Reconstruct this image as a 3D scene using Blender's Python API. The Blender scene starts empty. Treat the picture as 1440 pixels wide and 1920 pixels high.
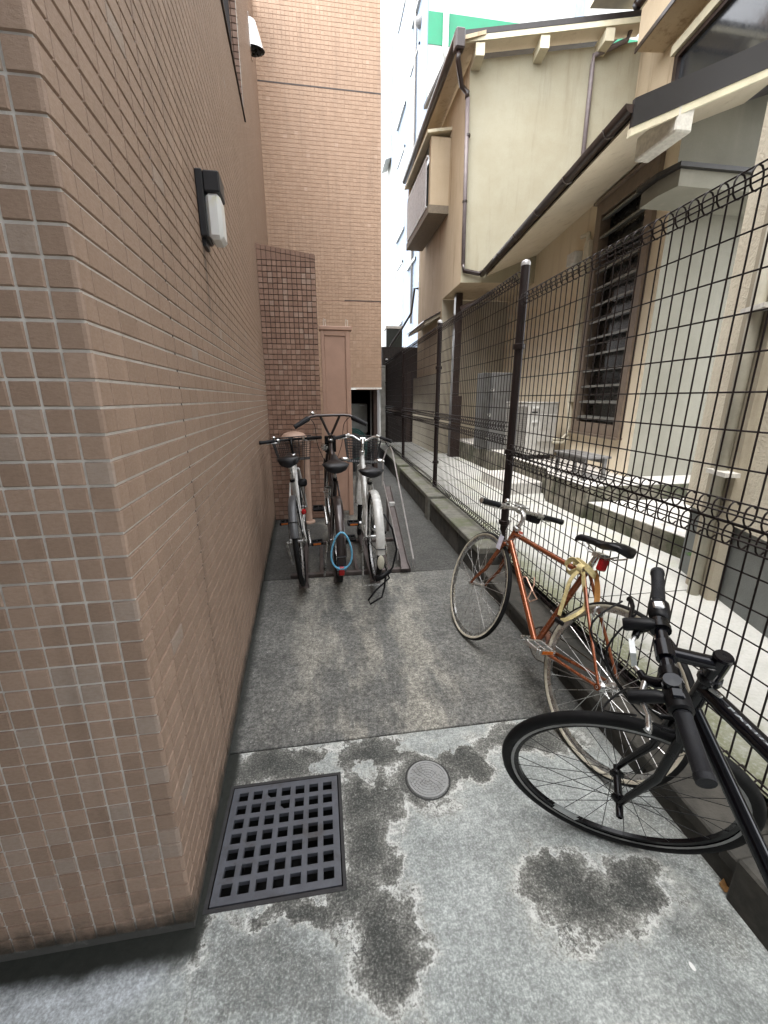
import bpy, math, random
from math import sin, cos, tan, pi, radians, sqrt, atan2
from mathutils import Vector, Matrix

random.seed(7)
SC = bpy.context.scene
COL = SC.collection
V = Vector

# ------------------------------------------------------------------ camera
CAM_H, F_PX, VPX, HOR = 1.44, 760.0, 600.0, 748.0
PITCH = atan2(960.0 - HOR, F_PX)
YAW = atan2(720.0 - VPX, sqrt(F_PX ** 2 + (960.0 - HOR) ** 2))
cam = bpy.data.cameras.new('camera')
cam_o = bpy.data.objects.new('camera', cam)
COL.objects.link(cam_o)
cam.sensor_fit = 'VERTICAL'
cam.sensor_height = 36.0
cam.lens = 36.0 * F_PX / 1920.0
cam.clip_start = 0.02
cam.clip_end = 400.0
cam_o.location = (0, 0, CAM_H)
cam_o.rotation_euler = (pi / 2 - PITCH, 0, -YAW)
SC.camera = cam_o

# ------------------------------------------------------------------ light
SUN_EL, SUN_AZ = radians(68), radians(235)      # bright overcast; the brightest part of the cloud is high
w = bpy.data.worlds.new('World')
SC.world = w
w.use_nodes = True
nt = w.node_tree
bg = nt.nodes['Background']
sky = nt.nodes.new('ShaderNodeTexSky')
sky.sky_type = 'NISHITA'
sky.sun_disc = False
sky.sun_elevation = SUN_EL
sky.sun_rotation = SUN_AZ
sky.air_density = 1.0
sky.dust_density = 1.2
sky.ozone_density = 1.0
hs = nt.nodes.new('ShaderNodeHueSaturation')       # the even grey-white of a cloud deck
hs.inputs['Saturation'].default_value = 0.12
nt.links.new(sky.outputs[0], hs.inputs['Color'])
nt.links.new(hs.outputs[0], bg.inputs['Color'])
bg.inputs['Strength'].default_value = 0.13
sl = bpy.data.lights.new('sun', 'SUN')
sl.energy = .5
sl.angle = radians(36)
sl.color = (1.0, 0.96, 0.9)
so = bpy.data.objects.new('sun', sl)
COL.objects.link(so)
so.rotation_euler = V((-sin(SUN_AZ) * cos(SUN_EL), -cos(SUN_AZ) * cos(SUN_EL), -sin(SUN_EL))).to_track_quat('-Z', 'Y').to_euler()
SC.view_settings.view_transform = 'Standard'
SC.view_settings.look = 'None'
SC.view_settings.exposure = 3.05
SC.view_settings.gamma = 1.0
SC.view_settings.use_curve_mapping = False
SC.render.engine = 'CYCLES'
SC.cycles.max_bounces = 5
SC.cycles.diffuse_bounces = 4
SC.cycles.glossy_bounces = 3
SC.cycles.transmission_bounces = 4

# ------------------------------------------------------------------ pixel -> place (measuring the photograph)
_f = V((sin(YAW) * cos(PITCH), cos(YAW) * cos(PITCH), -sin(PITCH)))
_r = V((cos(YAW), -sin(YAW), 0))
_u = _r.cross(_f)
EYE = V((0, 0, CAM_H))
def ray(x, y): return _f + _r * ((x - 720.0) / F_PX) - _u * ((y - 960.0) / F_PX)
def on_plane(x, y, p, n):
    d = ray(x, y); n = V(n)
    return EYE + d * ((V(p) - EYE).dot(n) / d.dot(n))
def on_z(x, y, z=0.0): return on_plane(x, y, (0, 0, z), (0, 0, 1))
def on_y(x, y, Y): return on_plane(x, y, (0, Y, 0), (0, 1, 0))
def on_x(x, y, X): return on_plane(x, y, (X, 0, 0), (1, 0, 0))

# ------------------------------------------------------------------ mesh helpers
class MB:
    """collects shapes, builds ONE mesh object"""
    def __init__(s, xf=None):
        s.v, s.f, s.t, s.xf, s.cur = [], [], [], xf, 0.5
    def add(s, vs, fs):
        b = len(s.v)
        if s.xf: vs = [s.xf(V(q)) for q in vs]
        s.v += [tuple(q) for q in vs]
        s.f += [tuple(i + b for i in f) for f in fs]
        s.t += [s.cur] * len(fs)
        return s
    def box(s, a, b):
        x0, y0, z0 = a; x1, y1, z1 = b
        return s.add([(x0, y0, z0), (x1, y0, z0), (x1, y1, z0), (x0, y1, z0), (x0, y0, z1), (x1, y0, z1), (x1, y1, z1), (x0, y1, z1)],
                     [(0, 3, 2, 1), (4, 5, 6, 7), (0, 1, 5, 4), (1, 2, 6, 5), (2, 3, 7, 6), (3, 0, 4, 7)])
    def bbox(s, a, b, bv=0.004):
        """box with chamfered edges"""
        x0, y0, z0 = a; x1, y1, z1 = b
        c = bv; P = []; idx = {}
        for ix, (X, sx) in enumerate(((x0, 1), (x1, -1))):
            for iy, (Y, sy) in enumerate(((y0, 1), (y1, -1))):
                for iz, (Z, sz) in enumerate(((z0, 1), (z1, -1))):
                    for k in range(3):
                        idx[(ix, iy, iz, k)] = len(P)
                        P.append((X + (0 if k == 0 else c * sx), Y + (0 if k == 1 else c * sy), Z + (0 if k == 2 else c * sz)))
        g = lambda x, y, z, k: idx[(x, y, z, k)]
        Fs = []
        for e in (0, 1):
            Fs.append((g(e, 0, 0, 0), g(e, 1, 0, 0), g(e, 1, 1, 0), g(e, 0, 1, 0)))
            Fs.append((g(0, e, 0, 1), g(1, e, 0, 1), g(1, e, 1, 1), g(0, e, 1, 1)))
            Fs.append((g(0, 0, e, 2), g(1, 0, e, 2), g(1, 1, e, 2), g(0, 1, e, 2)))
        for a_ in (0, 1):
            for b_ in (0, 1):
                Fs.append((g(a_, b_, 0, 0), g(a_, b_, 1, 0), g(a_, b_, 1, 1), g(a_, b_, 0, 1)))
                Fs.append((g(a_, 0, b_, 0), g(a_, 1, b_, 0), g(a_, 1, b_, 2), g(a_, 0, b_, 2)))
                Fs.append((g(0, a_, b_, 1), g(1, a_, b_, 1), g(1, a_, b_, 2), g(0, a_, b_, 2)))
                for c_ in (0, 1):
                    Fs.append((g(a_, b_, c_, 0), g(a_, b_, c_, 1), g(a_, b_, c_, 2)))
        return s.add(P, Fs)
    def quad(s, a, b, c, d): return s.add([a, b, c, d], [(0, 1, 2, 3)])
    def prism(s, poly, d):
        """poly (list of 3D points, planar) extruded by vector d"""
        n = len(poly); d = V(d)
        vs = [V(p) for p in poly] + [V(p) + d for p in poly]
        fs = [tuple(range(n))[::-1], tuple(range(n, 2 * n))] + [(i, (i + 1) % n, n + (i + 1) % n, n + i) for i in range(n)]
        return s.add(vs, fs)
    def tube(s, pts, r, n=8, closed=False, caps=True):
        pts = [V(p) for p in pts]; m = len(pts)
        rr = r if isinstance(r, (list, tuple)) else [r] * m
        rings = []; nrm = None
        for i, p in enumerate(pts):
            if closed: t = pts[(i + 1) % m] - pts[i - 1]
            else: t = pts[min(i + 1, m - 1)] - pts[max(i - 1, 0)]
            t = t.normalized() if t.length > 1e-9 else V((0, 0, 1))
            if nrm is None:
                a = V((0, 0, 1)) if abs(t.z) < .9 else V((1, 0, 0))
                nrm = (a - t * a.dot(t)).normalized()
            else:
                nrm = nrm - t * nrm.dot(t)
                nrm = nrm.normalized() if nrm.length > 1e-6 else t.orthogonal().normalized()
            b = t.cross(nrm)
            rings.append([p + (nrm * cos(2 * pi * k / n) + b * sin(2 * pi * k / n)) * rr[i] for k in range(n)])
        vs = [q for ring in rings for q in ring]; fs = []
        for i in range(m if closed else m - 1):
            j = (i + 1) % m
            for k in range(n):
                fs.append((i * n + k, i * n + (k + 1) % n, j * n + (k + 1) % n, j * n + k))
        if caps and not closed:
            fs.append(tuple(range(n))[::-1]); fs.append(tuple(range((m - 1) * n, m * n)))
        return s.add(vs, fs)
    def lathe(s, prof, c, axis, n=20, arc=2 * pi):
        """prof: list of (radius, height along axis)"""
        c = V(c); ax = V(axis).normalized(); e1 = ax.orthogonal().normalized(); e2 = ax.cross(e1)
        vs = []; full = abs(arc - 2 * pi) < 1e-6; m = n if full else n + 1
        for r, h in prof:
            for k in range(m):
                a = arc * k / n
                vs.append(c + ax * h + (e1 * cos(a) + e2 * sin(a)) * r)
        fs = []
        for i in range(len(prof) - 1):
            for k in range(n):
                k2 = (k + 1) % m if full else k + 1
                fs.append((i * m + k, i * m + k2, (i + 1) * m + k2, (i + 1) * m + k))
        return s.add(vs, fs)
    def ellipsoid(s, c, r, n=14, m=8):
        c = V(c); vs = []; fs = []
        for i in range(m + 1):
            a = pi * i / m
            for k in range(n):
                b = 2 * pi * k / n
                vs.append(c + V((r[0] * sin(a) * cos(b), r[1] * sin(a) * sin(b), r[2] * cos(a))))
        for i in range(m):
            for k in range(n):
                fs.append((i * n + k, (i + 1) * n + k, (i + 1) * n + (k + 1) % n, i * n + (k + 1) % n))
        return s.add(vs, fs)
    def mesh(s, name, smooth=False):
        me = bpy.data.meshes.new(name)
        me.from_pydata(s.v, [], s.f)
        if smooth:
            me.polygons.foreach_set('use_smooth', [True] * len(me.polygons))
        if len(set(s.t)) > 1:
            at = me.attributes.new('tint', 'FLOAT', 'FACE')
            at.data.foreach_set('value', s.t)
        me.update()
        return me
    def build(s, name, mat, parent=None, smooth=False, sharp=None):
        me = s.mesh(name, smooth)
        me.materials.append(mat)
        if smooth and sharp is not None:
            me.set_sharp_from_angle(angle=radians(sharp))
        o = bpy.data.objects.new(name, me)
        COL.objects.link(o)
        if parent: o.parent = parent
        return o

def empty(name, loc=(0, 0, 0), rz=0):
    o = bpy.data.objects.new(name, None); COL.objects.link(o)
    o.location = loc; o.rotation_euler = (0, 0, rz); o.empty_display_size = .1
    return o
def tag(o, label, cat, group=None):
    o['label'] = label; o['category'] = cat
    if group: o['group'] = group
    return o
def kind(o, k): o['kind'] = k; return o
def share(name, me, parent, loc=(0, 0, 0), rot=None):
    o = bpy.data.objects.new(name, me); COL.objects.link(o); o.parent = parent; o.location = loc
    if rot: o.rotation_euler = rot
    return o

# ------------------------------------------------------------------ materials
MATS = {}
class NB:
    def __init__(s, name):
        s.m = bpy.data.materials.new(name); s.m.use_nodes = True
        s.t = s.m.node_tree; s.p = s.t.nodes['Principled BSDF']
        s.co = s.n('ShaderNodeTexCoord').outputs['Object']
        s.geo = s.n('ShaderNodeNewGeometry').outputs['Position']
    def n(s, k): return s.t.nodes.new(k)
    def l(s, a, b): s.t.links.new(a, b)
    def sock(s, inp, v):
        if hasattr(v, 'is_output') or isinstance(v, bpy.types.NodeSocket): s.l(v, inp)
        else: inp.default_value = v
    def noise(s, scale, detail=4, rough=.6, vec=None, out='Fac'):
        k = s.n('ShaderNodeTexNoise'); k.inputs['Scale'].default_value = scale
        k.inputs['Detail'].default_value = detail; k.inputs['Roughness'].default_value = rough
        s.l(vec if vec is not None else s.geo, k.inputs['Vector'])
        return k.outputs[0 if out == 'Fac' else 1]
    def voro(s, scale, feat='F1', vec=None, out=0):
        k = s.n('ShaderNodeTexVoronoi'); k.feature = feat; k.inputs['Scale'].default_value = scale
        s.l(vec if vec is not None else s.geo, k.inputs['Vector']); return k.outputs[out]
    def math(s, op, a, b=0.0, c=0.0, clamp=False):
        k = s.n('ShaderNodeMath'); k.operation = op; k.use_clamp = clamp
        s.sock(k.inputs[0], a); s.sock(k.inputs[1], b); s.sock(k.inputs[2], c); return k.outputs[0]
    def vmath(s, op, a, b=(0, 0, 0)):
        k = s.n('ShaderNodeVectorMath'); k.operation = op
        s.sock(k.inputs[0], a); s.sock(k.inputs[1], b)
        return k.outputs['Value'] if op in ('LENGTH', 'DOT_PRODUCT', 'DISTANCE') else k.outputs[0]
    def ramp(s, fac, a, b, lo=0.0, hi=1.0):
        k = s.n('ShaderNodeMapRange'); k.interpolation_type = 'SMOOTHSTEP'
        s.sock(k.inputs['Value'], fac)
        k.inputs['From Min'].default_value = a; k.inputs['From Max'].default_value = b
        k.inputs['To Min'].default_value = lo; k.inputs['To Max'].default_value = hi
        return k.outputs[0]
    def mix(s, fac, a, b, mode='MIX'):
        k = s.n('ShaderNodeMix'); k.data_type = 'RGBA'; k.blend_type = mode
        s.sock(k.inputs[0], fac)
        for inp, v in ((k.inputs[6], a), (k.inputs[7], b)):
            if isinstance(v, (tuple, list)): inp.default_value = tuple(v)[:3] + (1,)
            else: s.sock(inp, v)
        return k.outputs[2]
    def cramp(s, fac, stops):
        k = s.n('ShaderNodeValToRGB'); e = k.color_ramp.elements
        while len(e) < len(stops): e.new(.5)
        for q, (p_, c_) in zip(e, stops): q.position = p_; q.color = tuple(c_) + (1,)
        s.l(fac, k.inputs[0]); return k.outputs[0]
    def grain(s, col, scale, lo, hi, vec=None):
        f = s.ramp(s.noise(scale, 3, .62, vec), .34, .66, lo, hi)
        k = s.n('ShaderNodeVectorMath'); k.operation = 'SCALE'; s.l(col, k.inputs[0]); s.l(f, k.inputs['Scale']); return k.outputs[0]
    def bump(s, h, strength=.3, dist=.002, base=None):
        k = s.n('ShaderNodeBump'); k.inputs['Strength'].default_value = strength; k.inputs['Distance'].default_value = dist
        s.l(h, k.inputs['Height'])
        if base is not None: s.l(base, k.inputs['Normal'])
        return k.outputs[0]
    def attr(s, name):
        k = s.n('ShaderNodeAttribute'); k.attribute_name = name; return k.outputs['Fac']
    def done(s, color, rough=.7, metal=0.0, normal=None, spec=None):
        s.sock(s.p.inputs['Base Color'], tuple(color)[:3] + (1,) if isinstance(color, (tuple, list)) else color)
        s.sock(s.p.inputs['Roughness'], rough); s.sock(s.p.inputs['Metallic'], metal)
        if normal is not None: s.l(normal, s.p.inputs['Normal'])
        if spec is not None: s.p.inputs['Specular IOR Level'].default_value = spec
        return s.m

def simple(name, col, rough=.6, metal=0.0, var=.15, scale=30.0, bump=0.0, bscale=200.0, dirt=None, dirt_amt=.0, spec=None, coat=0.0):
    """paint / metal / plastic with uneven tone, grime and fine relief"""
    if name in MATS: return MATS[name]
    b = NB(name)
    n1 = b.noise(scale, 5, .65)
    dark = tuple(c * (1 - var) for c in col); lite = tuple(min(1, c * (1 + var)) for c in col)
    c = b.mix(b.ramp(n1, .3, .7), dark, lite)
    if dirt:
        n2 = b.noise(scale * .35, 7, .72)
        c = b.mix(b.ramp(n2, .62 - dirt_amt * .35, .78 - dirt_amt * .2), c, dirt)
    r = b.ramp(n1, .2, .8, max(.03, rough - .08), min(1, rough + .08))
    nm = b.bump(b.noise(bscale, 4, .6), bump, .002) if bump else None
    m = b.done(c, r, metal, nm, spec)
    if coat: b.p.inputs['Coat Weight'].default_value = coat; b.p.inputs['Coat Roughness'].default_value = .08
    MATS[name] = m
    return m

def full_matrix(o):
    m = o.matrix_basis.copy()
    if o.parent: m = full_matrix(o.parent) @ o.matrix_parent_inverse @ m
    return m
def keep(o, parent):
    """child whose vertices are already in world metres"""
    o.parent = parent
    o.matrix_parent_inverse = full_matrix(parent).inverted()
    return o
def part(mb, name, mat, parent, smooth=False, sharp=None):
    return keep(mb.build(name, mat, None, smooth, sharp), parent)

# ================================================================== SURFACES
def mat_tile(name, cols, rnd, rough=.52, bstr=.55, stain=.0, fine=1.0):
    """split-face clay tile; rnd: 'object' or 'tint' gives the tone of one tile"""
    b = NB(name)
    if rnd == 'object':
        k = b.n('ShaderNodeObjectInfo'); rv = k.outputs['Random']
    else: rv = b.attr('tint')
    st = b.n('ShaderNodeMapping'); st.inputs['Scale'].default_value = (1, 1, 2.2); b.l(b.geo, st.inputs['Vector'])
    g = b.noise(95 * fine, 6, .7, st.outputs[0]); g2 = b.noise(420 * fine, 3, .6, st.outputs[0])
    c = b.mix(b.ramp(rv, .05, .95), cols[0], cols[1])
    c = b.mix(b.ramp(rv, .86, .95), c, cols[2])
    c = b.mix(b.ramp(g, .35, .72), c, b.mix(.5, c, cols[3], 'MULTIPLY'))
    c = b.mix(b.ramp(g2, .62, .8, 0, .45), c, cols[4])
    big = b.noise(1.1, 4, .6)
    c = b.mix(b.ramp(big, .35, .75, 0, .35), c, cols[5])
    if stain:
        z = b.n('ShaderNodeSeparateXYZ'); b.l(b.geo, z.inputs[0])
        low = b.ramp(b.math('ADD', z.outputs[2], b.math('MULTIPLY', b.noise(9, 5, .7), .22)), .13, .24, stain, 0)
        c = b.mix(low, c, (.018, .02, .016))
    mp2 = b.n('ShaderNodeMapping'); mp2.inputs['Scale'].default_value = (11, 11, .55); b.l(b.geo, mp2.inputs['Vector'])
    run = b.noise(1.0, 5, .68, mp2.outputs[0])
    c = b.mix(b.ramp(run, .52, .72, 0, .28), c, tuple(q * .45 for q in cols[0]))
    c = b.mix(b.ramp(run, .44, .30, 0, .16), c, tuple(min(.8, q * 1.5) for q in cols[1]))
    if name == 'tile_brown':        # rust-dark run below the lamp
        q = b.n('ShaderNodeSeparateXYZ'); b.l(b.geo, q.inputs[0])
        yy = b.math('ABSOLUTE', b.math('SUBTRACT', q.outputs[1], b.math('ADD', 2.035, b.math('MULTIPLY', b.noise(6, 3, .5), .03))))
        lampmask = b.math('MULTIPLY', b.ramp(yy, .035, .012), b.math('MULTIPLY', b.ramp(q.outputs[2], 1.55, 2.02), b.ramp(q.outputs[2], 2.14, 2.09)))
        c = b.mix(b.math('MULTIPLY', lampmask, .65), c, (.06, .045, .035))
    h = b.math('ADD', g, b.math('MULTIPLY', g2, .35))
    MATS[name] = b.done(c, b.ramp(g, .2, .8, rough - .12, rough + .12), 0, b.bump(h, bstr, .003), .35)
    return MATS[name]
BROWN = [(.262, .182, .133), (.338, .240, .180), (.31, .245, .20), (.70, .64, .58), (.48, .39, .32), (.29, .207, .155)]
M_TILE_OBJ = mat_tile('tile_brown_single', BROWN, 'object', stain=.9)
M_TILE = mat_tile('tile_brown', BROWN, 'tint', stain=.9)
M_TILE_FAR = mat_tile('tile_tan', [(.355, .238, .16), (.405, .278, .192), (.45, .32, .235), (.85, .8, .76), (.42, .31, .23), (.345, .238, .165)], 'tint', bstr=.3)
M_TILE_PART = mat_tile('tile_dark', [(.24, .145, .105), (.32, .205, .152), (.35, .25, .195), (.6, .55, .5), (.46, .34, .27), (.27, .17, .128)], 'tint', bstr=.6)
def mat_grout(name, c1, c2, stain=.9):
    b = NB(name); n = b.noise(26, 6, .7); n2 = b.noise(2.1, 4, .6)
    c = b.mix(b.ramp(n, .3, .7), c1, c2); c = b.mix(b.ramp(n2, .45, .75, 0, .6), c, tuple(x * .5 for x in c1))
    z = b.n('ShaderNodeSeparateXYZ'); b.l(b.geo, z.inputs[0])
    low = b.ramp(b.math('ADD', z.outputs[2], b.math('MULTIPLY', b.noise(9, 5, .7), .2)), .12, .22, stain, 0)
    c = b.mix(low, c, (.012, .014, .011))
    MATS[name] = b.done(c, .9, 0, b.bump(b.noise(300, 3, .6), .4, .001)); return MATS[name]
M_GROUT = mat_grout('grout_grey', (.52, .49, .45), (.64, .61, .57))
M_GROUT_FAR = mat_grout('grout_tan', (.34, .215, .155), (.42, .28, .205), 0)
M_GROUT_PART = mat_grout('grout_dark', (.055, .036, .03), (.09, .06, .048), 0)
M_STUCCO_W = None

def mat_stucco(name, c1, c2, drip=None, drip_amt=.5, bscale=110, bstr=.5, bdist=.004):
    b = NB(name)
    n = b.noise(2.2, 6, .65); f = b.noise(bscale, 5, .65)
    c = b.mix(b.ramp(n, .3, .72), c1, c2)
    c = b.mix(b.ramp(f, .3, .8, 0, .3), c, tuple(x * .72 for x in c1))
    if drip:
        mp = b.n('ShaderNodeMapping'); mp.inputs['Scale'].default_value = (7, 7, .55); b.l(b.geo, mp.inputs['Vector'])
        d = b.noise(1.0, 6, .7, mp.outputs[0])
        c = b.mix(b.math('MULTIPLY', b.ramp(d, .5, .78), drip_amt), c, drip)
    MATS[name] = b.done(c, .88, 0, b.bump(f, bstr, bdist), .2); return MATS[name]
M_CREAM = mat_stucco('stucco_cream', (.40, .362, .262), (.44, .41, .31), (.27, .235, .165), .55)
M_TAN = mat_stucco('stucco_tan', (.50, .40, .275), (.55, .45, .32), (.2, .13, .08), .8)
M_PEACH = mat_stucco('stucco_peach', (.74, .645, .49), (.79, .70, .55), (.33, .25, .16), .4)
M_ROUGH = mat_stucco('stucco_rough', (.64, .585, .47), (.72, .665, .545), (.32, .28, .21), .4, 60, 1.0, .012)
M_PALE = mat_stucco('stucco_pale_green', (.225, .218, .18), (.265, .257, .215), (.35, .33, .28), .3, 160, .25)
M_LOWER = mat_stucco('stucco_lower', (.38, .34, .265), (.46, .41, .32), (.2, .17, .12), .6)
M_GREYBASE = mat_stucco('render_grey', (.155, .165, .16), (.21, .22, .21), (.1, .11, .1), .5)
M_BLUEW = mat_stucco('panel_blue_white', (.27, .33, .42), (.34, .40, .49), (.17, .22, .30), .7, 40, .1)
M_WHITEB = mat_stucco('panel_white', (.46, .47, .45), (.52, .53, .515), (.38, .39, .38), .4, 40, .1)
M_GREEN = simple('green_band', (.02, .22, .115), .6, 0, .08, 3)
M_TRIM = simple('trim_cream', (.62, .57, .42), .7, 0, .1, 6, .2, 60)

# ---- near paving: a worn pale skim with dark weathered patches showing through
def ell(cx, cy, x0, x1, y0, y1):
    c = on_z(cx, cy); a = on_z(x0, cy); bb = on_z(x1, cy); t = on_z(cx, y0); d = on_z(cx, y1)
    return (c.x, c.y, abs(bb.x - a.x) / 2, abs(t.y - d.y) / 2)
DARK = [ell(1115, 1695, 985, 1215, 1630, 1778), ell(1185, 1660, 1110, 1245, 1605, 1735), ell(1050, 1640, 960, 1130, 1595, 1690),
        ell(725, 1770, 655, 800, 1650, 1865), ell(690, 1590, 640, 735, 1500, 1700), ell(660, 1690, 600, 720, 1640, 1760),
        ell(520, 1440, 410, 650, 1398, 1480), ell(800, 1462, 738, 872, 1408, 1516), ell(690, 1490, 630, 760, 1430, 1550),
        ell(865, 1425, 800, 905, 1395, 1465), ell(985, 1385, 880, 1110, 1352, 1408), ell(700, 1415, 600, 800, 1385, 1445), ell(560, 1705, 440, 650, 1680, 1735), ell(408, 1620, 390, 425, 1440, 1750)]
STREAK = [ell(330, 1795, 215, 470, 1745, 1848), ell(470, 1800, 360, 580, 1710, 1920), ell(200, 1830, 60, 330, 1795, 1850), ell(1230, 1560, 1090, 1340, 1480, 1640), ell(590, 1850, 500, 680, 1760, 1930), ell(1300, 1720, 1240, 1400, 1600, 1800)]
WHITE = [ell(100, 1890, -150, 250, 1805, 2050)]
LITE = [ell(625, 1430, 600, 652, 1408, 1456), ell(690, 1455, 665, 712, 1425, 1490), ell(770, 1400, 735, 800, 1386, 1415), ell(840, 1398, 800, 900, 1388, 1408)]
def blobs(b, pos, L):
    out = None
    for (x, y, rx, ry) in L:
        s = b.vmath('LENGTH', b.vmath('DIVIDE', b.vmath('SUBTRACT', pos, (x, y, 0)), (rx, ry, 1e6)))
        out = s if out is None else b.math('MINIMUM', out, s)
    return out
def mat_near():
    b = NB('concrete_worn_skim')
    w1 = b.vmath('SUBTRACT', b.noise(7, 5, .62, None, 'Color'), (.5, .5, .5))
    k = b.n('ShaderNodeVectorMath'); k.operation = 'MULTIPLY_ADD'
    b.l(w1, k.inputs[0]); k.inputs[1].default_value = (.26, .26, 0); b.l(b.geo, k.inputs[2])
    w2 = b.vmath('SUBTRACT', b.noise(46, 4, .7, None, 'Color'), (.5, .5, .5))
    k2 = b.n('ShaderNodeVectorMath'); k2.operation = 'MULTIPLY_ADD'
    b.l(w2, k2.inputs[0]); k2.inputs[1].default_value = (.07, .07, 0); b.l(k.outputs[0], k2.inputs[2])
    pos = k2.outputs[0]
    fine = b.noise(150, 6, .75); mid = b.noise(34, 6, .7); big = b.noise(3.0, 5, .6); grit = b.noise(420, 3, .7)
    skim = b.mix(b.ramp(big, .3, .7), (.31, .335, .322), (.43, .455, .44))
    cloud = b.noise(11, 6, .72)
    skim = b.mix(b.ramp(cloud, .38, .7, 0, .55), skim, (.26, .28, .27))
    skim = b.mix(b.ramp(mid, .3, .75, 0, .5), skim, (.29, .305, .295))
    skim = b.mix(b.ramp(fine, .5, .75, 0, .6), skim, (.62, .64, .62))
    skim = b.mix(b.ramp(grit, .55, .75, 0, .6), skim, (.13, .137, .132))
    dk = b.mix(b.ramp(mid, .35, .68), (.055, .058, .053), (.14, .138, .122))
    dk = b.mix(b.ramp(cloud, .5, .72, 0, .7), dk, (.235, .23, .20))
    dk = b.mix(b.ramp(fine, .5, .68, 0, .8), dk, (.37, .365, .33))
    dk = b.mix(b.ramp(grit, .55, .72, 0, .7), dk, (.025, .026, .024))
    d = blobs(b, pos, DARK); l = blobs(b, pos, LITE)
    sd = blobs(b, pos, STREAK); wh = blobs(b, pos, WHITE)
    spk = b.noise(75, 5, .75)
    d = b.math('SUBTRACT', d, b.math('MULTIPLY', b.ramp(l, 1.15, .85), -.6))
    v = b.math('ADD', d, b.math('MULTIPLY', b.math('SUBTRACT', spk, .5), .95))
    v = b.math('ADD', v, b.math('MULTIPLY', b.math('SUBTRACT', cloud, .5), .95))
    v = b.math('ADD', v, b.math('MULTIPLY', b.math('SUBTRACT', fine, .5), .45))
    # dark weathered core, mottled edge, pale crust, then the grey skim
    patch = b.cramp(b.math('MULTIPLY', v, .5), [(.08, (.07, .073, .067)), (.26, (.112, .113, .103)), (.38, (.175, .175, .16)), (.47, (.275, .277, .255)), (.54, (.42, .43, .40)), (.66, (.35, .37, .355))])
    patch = b.mix(b.ramp(fine, .5, .7, 0, .55), patch, b.mix(.5, patch, (.55, .56, .52)))
    patch = b.mix(b.ramp(grit, .54, .72, 0, .65), patch, b.mix(.25, (.02, .02, .02), patch))
    col = b.mix(b.ramp(b.math('ADD', sd, b.math('MULTIPLY', b.math('SUBTRACT', spk, .5), .7)), .5, 1.2, .5, 0), skim, dk)
    dmask = b.ramp(d, .7, 1.0, 1, 0)
    col = b.mix(b.ramp(v, 1.0, 1.55, 1, 0), col, patch)
    thin = b.math('MULTIPLY', b.ramp(d, .93, 1.0), b.ramp(d, 1.0, 1.07, 1, 0))
    col = b.mix(b.math('MULTIPLY', thin, b.ramp(cloud, .4, .6, .0, .75)), col, (.55, .56, .53))
    whm = b.math('MULTIPLY', b.ramp(b.math('ADD', wh, b.math('MULTIPLY', b.math('SUBTRACT', spk, .5), .5)), .7, 1.25, 1, 0), .8)
    col = b.mix(whm, col, b.mix(b.ramp(cloud, .35, .7), (.60, .64, .67), (.50, .535, .56)))
    col = b.grain(col, 150, .78, 1.2); col = b.grain(col, 52, .82, 1.16); col = b.grain(col, 9, .86, 1.1)
    rimw = b.math('MULTIPLY', b.math('MULTIPLY', b.ramp(d, .90, .99), b.ramp(d, 1.0, 1.10, 1, 0)), b.ramp(cloud, .36, .54, .15, .9))
    col = b.mix(b.math('MULTIPLY', rimw, b.ramp(fine, .34, .56, .3, 1)), col, (.68, .69, .66))
    chalk = b.math('MULTIPLY', b.math('MULTIPLY', b.ramp(d, 1.0, 1.6, 1, 0), b.ramp(d, .95, 1.0)), b.math('MULTIPLY', b.ramp(spk, .48, .62), b.ramp(cloud, .42, .58)))
    col = b.mix(b.math('MULTIPLY', chalk, .8), col, (.60, .61, .58))
    crk = b.n('ShaderNodeTexVoronoi'); crk.feature = 'DISTANCE_TO_EDGE'; crk.inputs['Scale'].default_value = 2.3; b.l(pos, crk.inputs['Vector'])
    crack = b.math('MULTIPLY', b.ramp(crk.outputs[0], .0, .010, 1, 0), b.ramp(d, 1.35, 1.05))
    col = b.mix(b.math('MULTIPLY', crack, .75), col, (.03, .032, .03))
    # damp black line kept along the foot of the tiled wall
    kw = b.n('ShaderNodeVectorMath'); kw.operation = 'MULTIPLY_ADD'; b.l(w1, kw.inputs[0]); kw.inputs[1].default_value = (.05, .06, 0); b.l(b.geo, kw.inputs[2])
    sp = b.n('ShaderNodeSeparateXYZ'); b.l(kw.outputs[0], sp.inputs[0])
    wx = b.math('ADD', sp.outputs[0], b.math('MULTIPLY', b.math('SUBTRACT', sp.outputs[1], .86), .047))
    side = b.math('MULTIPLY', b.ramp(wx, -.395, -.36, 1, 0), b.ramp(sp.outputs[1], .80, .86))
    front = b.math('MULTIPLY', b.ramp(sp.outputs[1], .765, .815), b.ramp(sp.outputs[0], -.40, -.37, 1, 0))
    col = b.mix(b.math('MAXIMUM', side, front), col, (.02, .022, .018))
    spot = on_z(1298, 1812)
    sv = b.vmath('LENGTH', b.vmath('DIVIDE', b.vmath('SUBTRACT', b.geo, (spot.x, spot.y, 0)), (.006, .010, 1e6)))
    col = b.mix(b.ramp(sv, .8, 1.1, 1, 0), col, (.8, .8, .78))
    h = b.math('ADD', b.math('MULTIPLY', fine, .5), b.math('MULTIPLY', grit, .4))
    h = b.math('ADD', h, b.math('MULTIPLY', dmask, -.5))
    return b.done(col, b.ramp(mid, .2, .8, .62, .9), 0, b.bump(h, .55, .004), .35)
M_NEAR = mat_near()

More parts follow.
